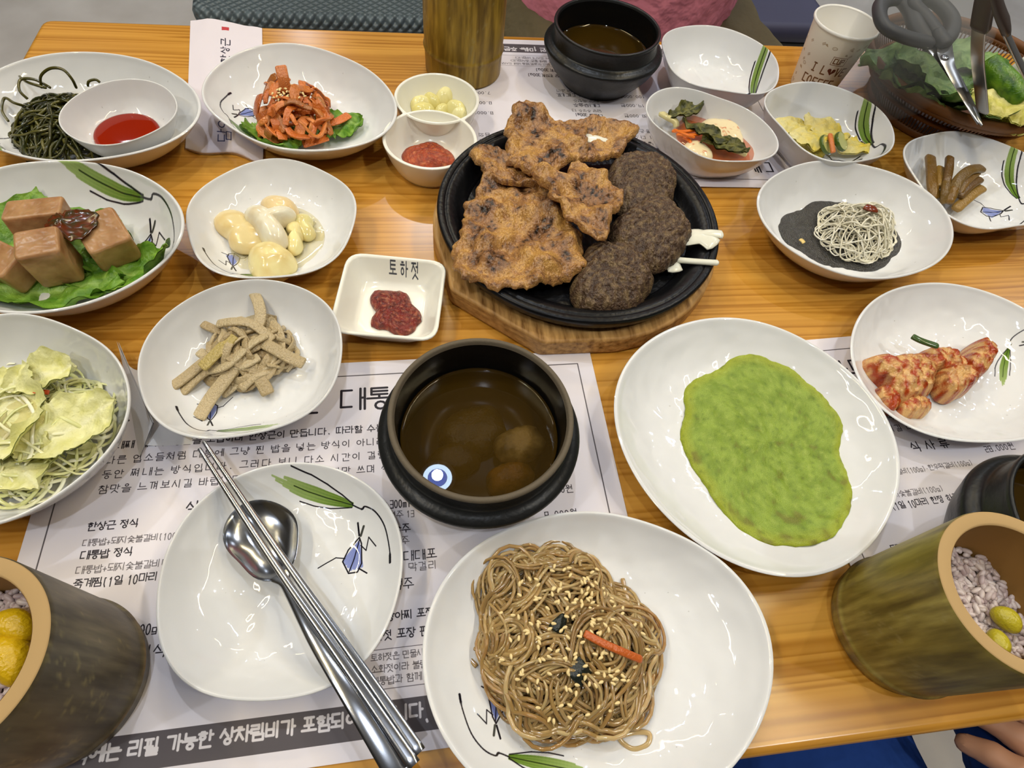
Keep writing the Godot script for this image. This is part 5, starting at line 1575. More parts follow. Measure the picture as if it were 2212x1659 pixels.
	var sf: Array = [Vector2(0.2854, 0.5844), [0.02256, -0.00002, -0.00003, -0.00131, 0.00309, -0.00097, -0.00086, -0.00004, -0.00062]]
	sc = sf[0]
	rows = []
	for side in 2:
		for i in 12:
			var s := (1.0 - i / 11.0) if side == 1 else i / 11.0
			var row := PackedVector3Array()
			for j in 48:
				var a := TAU * j / 48
				var r: float = rad(sf[1], a) * maxf(s, 0.001)
				row.append(Vector3(sc.x + cos(a) * r, TY + 0.009 + 0.0075 * s * s * s - side * 0.0009, sc.y + sin(a) * r) - sp.position)
			rows.append(row)
	mb = MB.new()
	mb.grid(rows, true)
	part("spoon_bowl", mb.mesh(), M.steel, sp)
	var hp := spline([Vector3(0.2973, 0.7355, 0.6067), Vector3(0.305, 0.74, 0.62), Vector3(0.3212, 0.7485, 0.647), Vector3(0.3415, 0.751, 0.6765), Vector3(0.3616, 0.746, 0.7075), Vector3(0.3699, 0.74, 0.721)], 8)
	mb = MB.new()
	rows = []
	for i in hp.size():
		var s := float(i) / (hp.size() - 1)
		var dir := (hp[mini(i + 1, hp.size() - 1)] - hp[maxi(i - 1, 0)]).normalized()
		var sd := dir.cross(Vector3.UP).normalized()
		var w := lerpf(0.0066, 0.0030, smoothstep(0.0, 0.14, s)) + 0.0036 * smoothstep(0.2, 1.0, s)
		var row := PackedVector3Array()
		for j in 12:
			var a := TAU * (j + 0.5) / 12
			row.append(hp[i] + sd * cos(a) * w * (0.01 if i == hp.size() - 1 else 1.0) + dir.cross(sd) * sin(a) * 0.0013 - sp.position)
		rows.append(row)
	mb.grid(rows, true)
	part("handle", mb.mesh(), M.steel, sp)
	# utensil envelope with brushed lettering
	var img := Image.create(256, 512, false, Image.FORMAT_RGB8)
	img.fill(Color(0.95, 0.93, 0.95))
	img.fill_rect(Rect2i(115, 26, 26, 16), Color(0.80, 0.28, 0.30))
	var tall := Image.create(512, 256, false, Image.FORMAT_RGB8)
	tall.fill(Color(0.95, 0.93, 0.95))
	var ink := Color(0.16, 0.15, 0.22)
	var x := 330
	for ch in "한상근":
		syllable(tall, ch, Vector2(x, 112), 32, 3.4, ink)
		x += 38
	write(tall, "담양의맛", Vector2(30, 106), 46, 0, 3.2, Color(0.25, 0.27, 0.42))
	for yy in 512:
		for xx in 256:
			var q := tall.get_pixel(511 - yy, xx)
			if q.r < 0.9:
				img.set_pixel(xx, yy, q)
	var em: StandardMaterial3D = M.paper.duplicate()
	em.albedo_texture = ImageTexture.create_from_image(img)
	var nz := noise(151, 0.02, 2)
	var ctl := [Vector3(0.1462, 0.723, -0.004), Vector3(0.2218, 0.723, 0.0058), Vector3(0.1766, 0.723, 0.2112), Vector3(0.2463, 0.723, 0.2285)]
	rows = []
	var lower := []
	var uvs := []
	for i in 25:
		var r1 := PackedVector3Array()
		var r2 := PackedVector3Array()
		var u := PackedVector2Array()
		var v := i / 24.0
		for j in 17:
			var s := j / 16.0
			var p: Vector3 = ctl[0].lerp(ctl[1], s).lerp(ctl[2].lerp(ctl[3], s), v)
			var e := minf(minf(s, 1.0 - s) * 4.0, 1.0)
			p.y = TY + 0.0012 + 0.0035 * e * (0.8 + 0.8 * nz.get_noise_2d(p.x * 1000.0, p.z * 1000.0)) + 0.003 * maxf(0.0, v - 0.8) * 5.0 * (0.5 + 0.5 * sin(s * 9.0))
			p.z += 0.004 * sin(s * 8.0) * maxf(0.0, v - 0.85) * 6.0
			r1.append(p)
			r2.append(Vector3(p.x, TY + 0.0006, p.z))
			u.append(Vector2(s, v))
		rows.append(r1)
		lower.append(r2)
		uvs.append(u)
	lower.reverse()
	var ub := uvs.duplicate()
	ub.reverse()
	mb = MB.new()
	mb.grid(rows + lower, false, Color.WHITE, uvs + ub)
	place("utensil_envelope", mb, em, "white paper utensil envelope with brushed lettering between the seaweed and radish dishes", "envelope")
	# rice and beans in the bamboo tubes
	rice_in("cooked purple rice filling the right bamboo tube", Vector2(0.668, 0.668), 0.0325, 0.066, [])
	rice_in("cooked purple rice filling the left bamboo tube", Vector2(0.190, 0.651), 0.0328, 0.072, [])
	var gb := lin(176, 164, 40)
	var yb := lin(200, 164, 16)
	bean(Vector3(0.6794, 0.792, 0.6776), 0.015, 0.0115, 0.6, 0.0, gb, "green bean uppermost on the rice in the right tube", "green beans")
	bean(Vector3(0.6692, 0.79, 0.6876), 0.015, 0.0110, -0.5, 0.1, gb, "green bean against the near wall of the right tube", "green beans")
	bean(Vector3(0.201, 0.798, 0.6374), 0.021, 0.014, 1.2, 0.0, yb, "yellow bean at the back of the left tube", "yellow beans")
	bean(Vector3(0.2033, 0.798, 0.651), 0.024, 0.016, 0.7, 0.1, yb, "large yellow bean at the front of the left tube", "yellow beans")

func foods_right() -> void:
	# water kimchi
	var wc: Vector2 = Vector2(0.6937, 0.1974)
	pool("kimchi_broth", "thin orange broth of the water kimchi", "broth", Vector2(0.6864, 0.2054), [0.0425], 0.0125, 0.0045, M.juice)
	var rw := lin(232, 214, 170)
	var b := MB.new()
	for q in [[Vector2(0.6934, 0.2009), [0.02119, -0.00001, -0.00002, -0.00105, 0.00241, -0.00104, -0.00228, -0.00037, -0.00016], 0.0155, 0.009, "white radish slice with red chili spots in the water kimchi"], [Vector2(0.6578, 0.2293), [0.01393, -0.00001, -0.00001, 0.00012, 0.00194, -0.00067, 0.00039, -0.00019, -0.0001], 0.014, 0.009, "pale radish slice at the front of the water kimchi"]]:
		b = MB.new()
		var cc: Vector2 = q[0]
		lump(b, q[0], q[1], flat(TY + q[2]), q[3], 4.0, func(x: float, z: float, _t: float, n: float) -> Color: return rw.lerp(lin(200, 84, 30), clampf((n - 0.34) * 5.0, 0.0, 0.9)), noise(161, 0.14), 0.0004, 14, 48, 0.02)
		place("radish_slice", b, M.wet, q[4], "radish", "water kimchi radish slices")
	var gr := func(t: float, u: float, n: float) -> Color: return lin(104, 102, 50).lerp(lin(54, 58, 24), clampf(0.5 + n * 1.6, 0.0, 1.0)).lerp(lin(140, 136, 72), clampf(exp(-absf(u) * 7.0) - 0.4, 0.0, 0.6))
	for q in [[Vector2(0.6549, 0.1796), -0.5, 0.046, 0.022, 0.022, "dark wilted green leaf at the back of the water kimchi"], [Vector2(0.6662, 0.2126), 0.75, 0.050, 0.020, 0.023, "dark wilted green leaf across the middle of the water kimchi"], [Vector2(0.6814, 0.2318), 0.4, 0.046, 0.022, 0.021, "dark wilted green leaf at the front of the water kimchi"]]:
		b = MB.new()
		leaf(b, q[0], q[1], q[2], q[3], flat(TY + q[4]), 0.0045, 1.9, gr, int(q[2] * 2000), 0.0, 0.0012)
		place("wilted_green", b, M.leafy, q[5], "greens")
	for q in [[Vector3(0.6302, 0.744, 0.1802), Vector3(0.6333, 0.746, 0.1883), Vector3(0.6416, 0.744, 0.1927), Vector3(0.6439, 0.74, 0.1966)], [Vector3(0.6885, 0.742, 0.2295), Vector3(0.6967, 0.742, 0.2343), Vector3(0.7049, 0.74, 0.2371)]]:
		sliver("cabbage_slice", q, 0.0035, 0.0022, lin(206, 196, 140), M.wet, "curled pale cabbage rib at the left of the water kimchi" if q.size() == 4 else "straight pale cabbage rib at the right of the water kimchi", "cabbage", "water kimchi ribs")
	var cs := 0
	for q in [[Vector3(0.6361, 0.742, 0.2054), Vector3(0.6456, 0.746, 0.2115), Vector3(0.6624, 0.744, 0.2055)], [Vector3(0.6382, 0.744, 0.2132), Vector3(0.6466, 0.747, 0.2186), Vector3(0.6613, 0.744, 0.2127)], [Vector3(0.6452, 0.742, 0.2146), Vector3(0.6502, 0.742, 0.2209), Vector3(0.651, 0.74, 0.2273)], [Vector3(0.6697, 0.738, 0.2152), Vector3(0.6632, 0.738, 0.2259), Vector3(0.658, 0.736, 0.2318)], [Vector3(0.6379, 0.743, 0.2046), Vector3(0.6439, 0.748, 0.2186), Vector3(0.6545, 0.745, 0.2185)]]:
		sliver("carrot_shred", q, 0.0016, 0.0011, lin(222, 112, 22), M.moist, ["orange carrot shred uppermost at the left of the water kimchi", "long orange carrot shred lying just below the uppermost one", "bent orange carrot shred pointing down to the pale radish slice", "short orange carrot shred lowest at the front of the water kimchi", "orange carrot shred crossing over the other two at the left"][cs], "carrot", "water kimchi carrot shreds")
		cs += 1
	# pickled cabbage
	var yel := func(t: float, u: float, n: float) -> Color: return lin(218, 194, 62).lerp(lin(200, 186, 104), clampf(0.5 + n, 0.0, 1.0)).lerp(lin(232, 226, 180), clampf(0.8 * (1.0 - t) - 0.2, 0.0, 0.7))
	for q in [[Vector2(0.7722, 0.1954), 0.5, 0.046, 0.036, 0.018, "pale yellow cabbage piece at the left of the pickled cabbage bowl"], [Vector2(0.8027, 0.2002), 0.9, 0.050, 0.038, 0.022, "bright yellow cabbage leaf topmost in the pickled cabbage bowl"], [Vector2(0.7735, 0.2189), 0.3, 0.038, 0.030, 0.024, "cream cabbage piece in front of the yellow leaf"], [Vector2(0.8309, 0.218), 0.1, 0.048, 0.028, 0.014, "yellow cabbage piece at the right of the pickled cabbage bowl"], [Vector2(0.775, 0.2256), 0.2, 0.040, 0.022, 0.014, "folded yellow cabbage piece at the front of the bowl"]]:
		b = MB.new()
		leaf(b, q[0], q[1], q[2], q[3], flat(TY + q[4]), 0.004, 2.0, yel, int(q[2] * 3000), -0.004, 0.0016)
		place("pickled_cabbage", b, M.leafy, q[5], "cabbage", "yellow pickled cabbage pieces")
	for q in [[Vector2(0.8077, 0.2233), 0.010, 0.5, "round pickled cucumber slice at the right of the carrot stick"], [Vector2(0.7891, 0.2283), 0.010, 0.4, "round pickled cucumber slice at the left of the carrot stick"]]:
		b = MB.new()
		lathe(b, [Vector2(0, 0), Vector2(0.009, 0), Vector2(0.0100, 0.001), Vector2(0.0100, 0.003), Vector2(0.0092, 0.004)], 32, lin(74, 96, 34))
		var i2 := MB.new()
		lathe(i2, [Vector2(0.0092, 0.0039), Vector2(0.005, 0.0041), Vector2(0.0, 0.0041)], 32, lin(176, 178, 104))
		var t := thing("cucumber_slice", q[3], "cucumber", Vector3(q[0].x, TY + 0.024, q[0].y), "pickled cucumber slices")
		t.rotation = Vector3(0.55, 0.3, -0.35)
		part("skin", b.mesh(), M.wet, t)
		part("flesh", i2.mesh(), M.wet, t)
	sliver("carrot_stick", [Vector3(0.794, 0.752, 0.2213), Vector3(0.7913, 0.751, 0.233), Vector3(0.7925, 0.746, 0.2419)], 0.0022, 0.0016, lin(208, 120, 56), M.moist, "orange carrot stick standing between the cucumber slices", "carrot")
	# pickled stems
	var st := [lin(120, 88, 30), lin(98, 70, 22), lin(142, 108, 46), lin(110, 84, 38)]
	var k := 0
	for q in [[Vector3(0.903, 0.742, 0.2412), Vector3(0.8898, 0.744, 0.2664), Vector3(0.8829, 0.742, 0.2843), Vector3(0.8848, 0.736, 0.2971)], [Vector3(0.9125, 0.75, 0.2528), Vector3(0.9024, 0.75, 0.2703), Vector3(0.8942, 0.746, 0.2857), Vector3(0.8919, 0.736, 0.2972)], [Vector3(0.9021, 0.744, 0.2607), Vector3(0.8936, 0.744, 0.2766), Vector3(0.8903, 0.742, 0.2876)], [Vector3(0.9465, 0.746, 0.2644), Vector3(0.9245, 0.75, 0.2722), Vector3(0.9033, 0.75, 0.2872), Vector3(0.8943, 0.74, 0.3017)], [Vector3(0.9443, 0.742, 0.265), Vector3(0.9151, 0.746, 0.2857), Vector3(0.906, 0.74, 0.2952)], [Vector3(0.941, 0.742, 0.2761), Vector3(0.9221, 0.743, 0.2868), Vector3(0.9062, 0.74, 0.2985)], [Vector3(0.9422, 0.738, 0.2836), Vector3(0.9254, 0.738, 0.293), Vector3(0.9011, 0.734, 0.3093)], [Vector3(0.8989, 0.746, 0.279), Vector3(0.8893, 0.745, 0.2944), Vector3(0.8904, 0.736, 0.3037)], [Vector3(0.9137, 0.746, 0.279), Vector3(0.8969, 0.746, 0.2956), Vector3(0.8926, 0.738, 0.3059)]]:
		sliver("pickled_stalk", q, 0.0040 if k % 3 else 0.0052, 0.0028, st[k % 4], M.moist, ["brown pickled stem standing leftmost in its dish", "tall brown pickled stem beside the leftmost one", "short brown pickled stem behind the two tall ones", "curved brown pickled stem arching over the others", "brown pickled stem under the arching one", "brown pickled stem second from the front right", "stout brown pickled stem frontmost at the right", "brown pickled stem in the middle of the bundle", "glossy brown pickled stem leaning inside the arching one"][k], "pickle", "brown pickled stems", 0.35)
		k += 1
	# black sesame sauce with white shreds
	var fs := floor_of("oval_dish_005")
	var bs := noise(171, 0.2, 3)
	b = MB.new()
	lump(b, Vector2(0.7761, 0.333), [0.05206, 0.00005, 0.00002, 0.00796, -0.00261, -0.0018, -0.00179, 0.00152, -0.00039, -0.00146, -0.00036, 0.00019, 0.00153], func(x: float, z: float) -> float: return minf(fs.call(x, z), TY + 0.008) - 0.0004, 0.0026, 6.0, func(_x: float, _z: float, t: float, q: float) -> Color: return lin(72, 70, 66).lerp(lin(54, 52, 49), clampf(0.5 + q * 1.5, 0.0, 1.0)).lerp(lin(34, 32, 30), smoothstep(0.93, 1.0, t) * 0.5), noise(172, 0.3), 0.0003, 24, 90, 0.02)
	place("black_sesame_sauce", b, M.paste, "grey black sesame sauce spread in the oval dish", "sauce")
	tangle("white_shred_heap", "heap of fine white radish shreds on the black sesame sauce", "radish", "radish_shred", Vector2(0.7852, 0.3355), [0.03524, -0.00006, 0.00005, 0.00203, -0.00479, 0.00149, -0.00149, -0.00152, -0.00287], flat(TY + 0.0085), 0.024, 130, 24, 0.0030, 0.0005, 0.0009, 1.0, 1.1, [lin(222, 216, 192), lin(206, 200, 174), lin(232, 228, 210)], M.wet)
	sliver("jujube_sliver", [Vector3(0.783, 0.754, 0.3268), Vector3(0.7862, 0.755, 0.3303), Vector3(0.7923, 0.754, 0.3305)], 0.0045, 0.0016, lin(112, 48, 22), M.wet, "brown jujube sliver on top of the white shreds", "jujube", "", 0.2)
	sliver("pine_nut", [Vector3(0.7261, 0.731, 0.3436), Vector3(0.7268, 0.7315, 0.3459), Vector3(0.728, 0.731, 0.3483)], 0.0020, 0.0010, lin(226, 196, 120), M.moist, "single pale pine nut lying on the black sauce", "nut", "", 0.1)
	# kimchi
	var red := lin(176, 74, 26)
	var deep := lin(122, 32, 6)
	var crm := lin(226, 194, 130)
	var kc := func(whiteness: float, sd: int) -> Callable:
		var n2 := noise(sd, 0.11, 3)
		return func(x: float, z: float, t: float, q: float) -> Color:
			var n := n2.get_noise_2d(x * 1500.0, z * 700.0)
			return crm.lerp(red, clampf(0.72 - whiteness + n * 2.0, 0.0, 1.0)).lerp(deep, clampf(q * 1.6 - 0.2, 0.0, 0.8))
	k = 0
	for q in [
		[Vector2(0.7909, 0.4823), [0.01794, 0.00012, -0.00001, 0.00634, 0.00053, -0.00152, 0.00102, 0.00125, -0.00069, -0.00062, 0.00071], 0.006, 0.014, 0.05, "red kimchi leaf at the back of the kimchi pile"],
		[Vector2(0.8229, 0.4828), [0.01483, 0.00005, -0.00005, 0.00069, -0.00688, -0.00009, 0.00017, -0.00194, 0.00035, 0.00034, 0.00002], 0.005, 0.020, 0.12, "rolled kimchi leaf standing at the right end of the pile"],
		[Vector2(0.7938, 0.5003), [0.01626, 0.00001, -0.00001, 0.00217, -0.00272, 0.00119, 0.00038, -0.00011, -0.00036, 0.00045, -0.00042, 0.00005, 0.00009], 0.006, 0.017, 0.5, "layered cream kimchi piece at the right front of the pile"],
		[Vector2(0.7536, 0.4937), [0.02407, 0.0, 0.00002, 0.00368, -0.00033, 0.00092, -0.00358, -0.00095, 0.00129, 0.00031, -0.00181, -0.00022, 0.00028], 0.006, 0.017, 0.42, "large pointed cream kimchi piece at the left of the pile"],
		[Vector2(0.7338, 0.511), [0.01003, 0.0, 0.0, -0.00161, -0.00029, 0.00059, -0.00013, -0.00006, 0.00005, 0.0, -0.00004], 0.004, 0.012, -0.1, "dark red kimchi leaf at the pile's left front"],
		[Vector2(0.7513, 0.5194), [0.0114, 0.00001, 0.0, 0.0025, -0.00073, -0.00003, 0.00049, 0.00011, -0.00033, 0.0, -0.00001], 0.004, 0.012, 0.75, "thick cream kimchi stem frontmost in the dish"]]:
		b = MB.new()
		lump(b, q[0], q[1], flat(TY + q[2]), q[3] * 1.2, 4.0, kc.call(q[4], 180 + k), noise(190 + k, 0.16, 3), 0.003, 24, 90, 0.06)
		place("kimchi_piece", b, M.spicy, q[5], "kimchi", "cabbage kimchi pieces")
		k += 1
	sliver("green_onion", [Vector3(0.7645, 0.748, 0.4661), Vector3(0.769, 0.749, 0.4715), Vector3(0.7805, 0.749, 0.4773)], 0.0028, 0.0018, lin(66, 88, 44), M.wet, "dark green onion piece on top of the kimchi", "green onion", "", 0.1)

func basket_and_tools() -> void:
	# paper cup
	var c: Vector2 = Vector2(0.8443, 0.0891)
	var img := Image.create(1024, 384, false, Image.FORMAT_RGB8)
	img.fill(Color(0.985, 0.97, 0.93))
	var br := Color(0.52, 0.38, 0.26)
	var br2 := Color(0.74, 0.66, 0.56)
	for i in 120:
		var p := Vector2(rng.randf_range(10, 1010), rng.randf_range(60, 370))
		if p.x > 425 and p.x < 690 and p.y > 115 and p.y < 325:
			continue
		match i % 3:
			0: oval(img, p, Vector2(13, 8), 3.0, br2); dab(img, p - Vector2(9, 0), p + Vector2(9, 0), 2, 2, br2)
			1: dab(img, p, p + Vector2(14, -10), 4, 5, br2); dab(img, p + Vector2(4, 6), p + Vector2(18, -4), 4, 5, br2)
			2: dab(img, p, p + Vector2(10, 7), 12, 2, br2)
	write(img, "CUP", Vector2(570, 128), 34, 0, 6, br)
	path(img, [Vector2(560, 122), Vector2(640, 122), Vector2(640, 168), Vector2(560, 168), Vector2(560, 122)], 3, br)
	write(img, "I L", Vector2(468, 180), 58, 0, 8, br)
	dab(img, Vector2(578, 202), Vector2(592, 226), 22, 5, Color(0.45, 0.24, 0.18)); dab(img, Vector2(604, 202), Vector2(592, 226), 22, 5, Color(0.45, 0.24, 0.18))
	write(img, "VE", Vector2(618, 180), 58, 0, 8, br)
	write(img, "COFFEE", Vector2(440, 258), 58, 0, 8, br)
	var cm: StandardMaterial3D = std(Color(0.95, 0.94, 0.92), 0.5, 0.4)
	cm.albedo_texture = ImageTexture.create_from_image(img)
	var cupt := thing("paper_cup", "printed white paper coffee cup at the far edge of the table", "cup", Vector3(c.x, TY + 0.001, c.y))
	var mb := MB.new()
	var rows := []
	var us := []
	for q in [[0.0245, 0.0, 1.0], [0.0335, 0.0705, 0.04], [0.0335, 0.071, 0.03]]:
		var row := PackedVector3Array()
		var u := PackedVector2Array()
		for j in 65:
			var a := TAU * j / 64 + PI
			row.append(Vector3(cos(a) * q[0], q[1], -sin(a) * q[0]))
			u.append(Vector2(fposmod(j / 64.0 + 0.25, 1.0) if j < 64 else 0.25, q[2]))
		rows.append(row)
		us.append(u)
	for r in us:
		for j in 65:
			r[j] = Vector2(j / 64.0, r[j].y)
	mb.grid(rows, false, Color.WHITE, us, 0)
	part("cup_wall", mb.mesh(), cm, cupt)
	var plainm := std(Color(0.95, 0.94, 0.91), 0.5, 0.4)
	mb = MB.new()
	lathe(mb, smooth([Vector2(0.0330, 0.0700), Vector2(0.0348, 0.0705), Vector2(0.0352, 0.0722), Vector2(0.0340, 0.0735), Vector2(0.0328, 0.0722)], 3), 64)
	part("rolled_lip", mb.mesh(), plainm, cupt)
	mb = MB.new()
	lathe(mb, [Vector2(0.0330, 0.0722), Vector2(0.0242, 0.006), Vector2(0.0001, 0.006)], 64)
	for k in range(0, mb.idx.size(), 3):
		var q := mb.idx[k]
		mb.idx[k] = mb.idx[k + 1]
		mb.idx[k + 1] = q
	part("inner_wall", mb.mesh(), plainm, cupt)
	cupt.rotation.y = -2.30
	# basket
	var bc := Vector2(0.988, 0.126)
	var R := 0.107
	var H := 0.048
	var t := thing("wicker_basket", "round brown wicker basket of lettuce, cucumber and cabbage leaves", "basket", Vector3(bc.x, TY + 0.001, bc.y))
	var brown := lin(112, 72, 38)
	for q in [[R, H, 0.0042, "basket_rim"], [R * 0.985, H - 0.006, 0.0028, "basket_band"], [R * 0.74, 0.004, 0.0035, "basket_foot"], [R * 0.86, 0.026, 0.0022, "basket_band"]]:
		mb = MB.new()
		var pts := ring(Vector3(0, q[1], 0), q[0], 96)
		rows = []
		for i in 97:
			var a := TAU * i / 96
			var row := PackedVector3Array()
			for j in 10:
				var b := TAU * j / 10
				row.append(Vector3(cos(a) * (q[0] + cos(b) * q[2]), q[1] + sin(b) * q[2] * 1.3, sin(a) * (q[0] + cos(b) * q[2])))
			rows.append(row)
		mb.grid(rows, true, brown)
		part(q[3], mb.mesh(), M.wicker, t)
	mb = MB.new()
	tube(mb, PackedVector3Array([Vector3(R * 0.74, 0.004, 0), Vector3(R * 0.86, 0.028, 0), Vector3(R * 0.99, H - 0.002, 0)]), 0.0011, 0.0008, 5, lin(96, 64, 38))
	var splint := mb.mesh()
	for i in 150:
		part("splint", splint, M.wicker, t, Transform3D(Basis(Vector3.UP, TAU * i / 150), Vector3.ZERO))
	mb = MB.new()
	lathe(mb, [Vector2(0.0, 0.003), Vector2(R * 0.74, 0.003), Vector2(R * 0.74, 0.006), Vector2(0.0, 0.006)], 64, lin(110, 68, 36))
	part("basket_floor", mb.mesh(), M.wicker, t)
	var dg := func(tt: float, u: float, n: float) -> Color: return lin(142, 172, 104).lerp(lin(86, 126, 60), clampf(0.5 + n * 1.3, 0.0, 1.0)).lerp(lin(150, 180, 110), clampf(exp(-absf(u) * 8.0) - 0.3, 0.0, 0.6))
	for q in [[Vector2(0.9134, 0.1511), 0.55, 0.120, 0.085, 0.044, "large green lettuce leaf filling the left of the basket"], [Vector2(0.9358, 0.1748), 0.9, 0.130, 0.09, 0.052, "green lettuce leaf under the scissors in the basket"], [Vector2(0.9163, 0.1758), 0.62, 0.105, 0.055, 0.042, "lighter frilled lettuce leaf along the basket's near rim"], [Vector2(0.9669, 0.1183), 1.0, 0.11, 0.08, 0.050, "bright green lettuce leaf behind the scissor screw"]]:
		mb = MB.new()
		leaf(mb, q[0], q[1], q[2], q[3], flat(TY + q[4]), 0.007, 3.0, dg, int(q[2] * 1000 + q[4] * 900), 0.006)
		place("lettuce_leaf", mb, M.leafy, q[5], "lettuce", "lettuce leaves in the basket")
	for q in [[Vector3(0.9613, 0.798, 0.171), Vector3(0.9674, 0.796, 0.193), Vector3(0.9847, 0.788, 0.2153), "green cucumber length with pale stripes behind the cabbage leaf"], [Vector3(0.9875, 0.765, 0.1444), Vector3(0.9822, 0.765, 0.1779), Vector3(0.9909, 0.76, 0.1941), "green cucumber length lying low under the tongs"]]:
		mb = MB.new()
		var pts := spline([q[0], q[1], q[2]], 10)
		tube(mb, pts, 0.0120, 0.0120, 20, lin(78, 118, 16), Vector3.UP, 0.72)
		var cn := noise(201, 0.09, 3)
		for k in mb.v.size():
			var v := mb.v[k]
			mb.c[k] = lin(92, 132, 20).lerp(lin(40, 82, 8), clampf(0.5 + 1.8 * cn.get_noise_3d(v.x * 1000.0, v.y * 2400.0, v.z * 500.0), 0.0, 1.0))
		place("cucumber", mb, M.moist, q[3], "cucumber", "cucumbers in the basket")
	var cab := func(tt: float, u: float, n: float) -> Color: return lin(226, 218, 128).lerp(lin(206, 200, 92), clampf(0.5 + n * 1.3, 0.0, 1.0)).lerp(lin(238, 232, 170), clampf(exp(-absf(u) * 6.0), 0.0, 0.7))
	for q in [[Vector2(0.9728, 0.2104), 0.30, 0.075, 0.060, 0.064, "pale yellow cabbage heart leaf in front of the cucumber"], [Vector2(0.9888, 0.2154), 0.1, 0.070, 0.045, 0.052, "second pale yellow cabbage leaf at the basket's near rim"]]:
		mb = MB.new()
		leaf(mb, q[0], q[1], q[2], q[3], flat(TY + q[4]), 0.005, 2.4, cab, int(q[2] * 4000), -0.012, 0.0014)
		place("cabbage_leaf", mb, M.leafy, q[5], "cabbage", "cabbage heart leaves")
	chunk("radish_wedge", Vector3(1.0331, 0.776, 0.1519), 0.04, 0.03, 0.02, 0.6, 0.3, M.wet, lin(234, 232, 222), "white radish wedge behind the cucumber at the frame's right", "radish")
	# scissors
	var sc := thing("kitchen_scissors", "kitchen scissors with black handles lying on the lettuce basket", "scissors", Vector3(0.888, 0.815, 0.1918))
	var blk := std(srgb(66, 67, 69), 0.5, 0.4)
	for q in [[[Vector3(0.8787, 0.8175, 0.1642), Vector3(0.8835, 0.8165, 0.1814), Vector3(0.8905, 0.811, 0.2041), Vector3(0.8998, 0.802, 0.23), Vector3(0.9109, 0.79, 0.2594)], [0.0080, 0.0090, 0.0085, 0.0066, 0.0008]], [[Vector3(0.8954, 0.82, 0.1726), Vector3(0.8842, 0.819, 0.1966), Vector3(0.8866, 0.813, 0.2136), Vector3(0.8946, 0.8035, 0.2361), Vector3(0.9059, 0.7915, 0.2589)], [0.0070, 0.0082, 0.0066, 0.0050, 0.0008]]]:
		mb = MB.new()
		rows = []
		var pts := spline(q[0], 6)
		for i in pts.size():
			var s := float(i) / (pts.size() - 1) * 4.0
			var w := lerpf(q[1][int(minf(s, 3.999))], q[1][mini(int(s) + 1, 4)], s - floorf(minf(s, 3.999)))
			var dir := (pts[mini(i + 1, pts.size() - 1)] - pts[maxi(i - 1, 0)]).normalized()
			var sd := dir.cross(Vector3.UP).normalized()
			var row := PackedVector3Array()
			for v in [Vector2(-1, -0.3), Vector2(-0.85, 0.8), Vector2(0.2, 1.0), Vector2(1.0, 0.0), Vector2(0.9, -0.6)]:
				row.append(pts[i] + sd * v.x * w + Vector3.UP * v.y * 0.0012 - sc.position)
			rows.append(row)
		mb.grid(rows, true)
		part("blade", mb.mesh(), M.brushed, sc)
	mb = MB.new()
	lathe(mb, [Vector2(0.0, 0.0), Vector2(0.004, 0.0), Vector2(0.004, 0.002), Vector2(0.0028, 0.003), Vector2(0.0, 0.0032)], 20)
	part("pivot_screw", mb.mesh(), M.steel, sc, at(Vector3(0.8813, 0.8175, 0.1988) - sc.position))
	for q in [[[Vector3(0.8798, 0.819, 0.1733), Vector3(0.8509, 0.824, 0.1762), Vector3(0.8255, 0.83, 0.1699), Vector3(0.8272, 0.834, 0.1482), Vector3(0.8401, 0.836, 0.1326), Vector3(0.8579, 0.836, 0.1276), Vector3(0.8654, 0.832, 0.1396), Vector3(0.8686, 0.825, 0.1592), Vector3(0.881, 0.818, 0.1762)], 0.0075, 0.0055], [[Vector3(0.8893, 0.822, 0.1845), Vector3(0.8777, 0.83, 0.1516), Vector3(0.8666, 0.836, 0.1373), Vector3(0.877, 0.838, 0.1267), Vector3(0.8947, 0.836, 0.1316), Vector3(0.905, 0.831, 0.1499), Vector3(0.8986, 0.826, 0.1689), Vector3(0.8872, 0.823, 0.177), Vector3(0.883, 0.827, 0.1669)], 0.0072, 0.0058]]:
		mb = MB.new()
		var pts := spline(q[0], 8)
		for k in pts.size():
			pts[k] -= sc.position
		tube(mb, pts, q[1], q[2], 14, Color.WHITE, Vector3.UP, 0.8, 0.3)
		part("handle", mb.mesh(), blk, sc)
	# steam drifting off the basket
	var fog := FogVolume.new()
	fog.name = "steam"
	fog.shape = RenderingServer.FOG_VOLUME_SHAPE_ELLIPSOID
	fog.size = Vector3(0.13, 0.15, 0.12)
	fog.position = Vector3(0.885, TY + 0.085, 0.150)
	var fm := FogMaterial.new()
	fm.albedo = Color(0.9, 0.9, 0.88)
	fm.density = 6.0
	fog.material = fm
	fog.set_meta("kind", "stuff")
	tag(fog, "thin steam drifting between the paper cup and the vegetable basket", "steam")
	add_child(fog)
	# tongs
	var tg := thing("serving_tongs", "steel serving tongs with dark handles standing in the basket", "tongs", Vector3(0.93, 0.786, 0.2333))
	for q in [[[Vector3(0.8236, 0.905, 0.2488), Vector3(0.8464, 0.88, 0.2372), Vector3(0.8625, 0.86, 0.2331), Vector3(0.8847, 0.835, 0.2303), Vector3(0.9084, 0.81, 0.2314), Vector3(0.9306, 0.786, 0.2333)], 0.0075], [[Vector3(0.8253, 0.905, 0.2486), Vector3(0.838, 0.89, 0.2578), Vector3(0.8576, 0.875, 0.2615), Vector3(0.9048, 0.845, 0.2535), Vector3(0.953, 0.815, 0.2448), Vector3(0.9794, 0.795, 0.2495)], 0.0075]]:
		mb = MB.new()
		var pts := spline(q[0], 7)
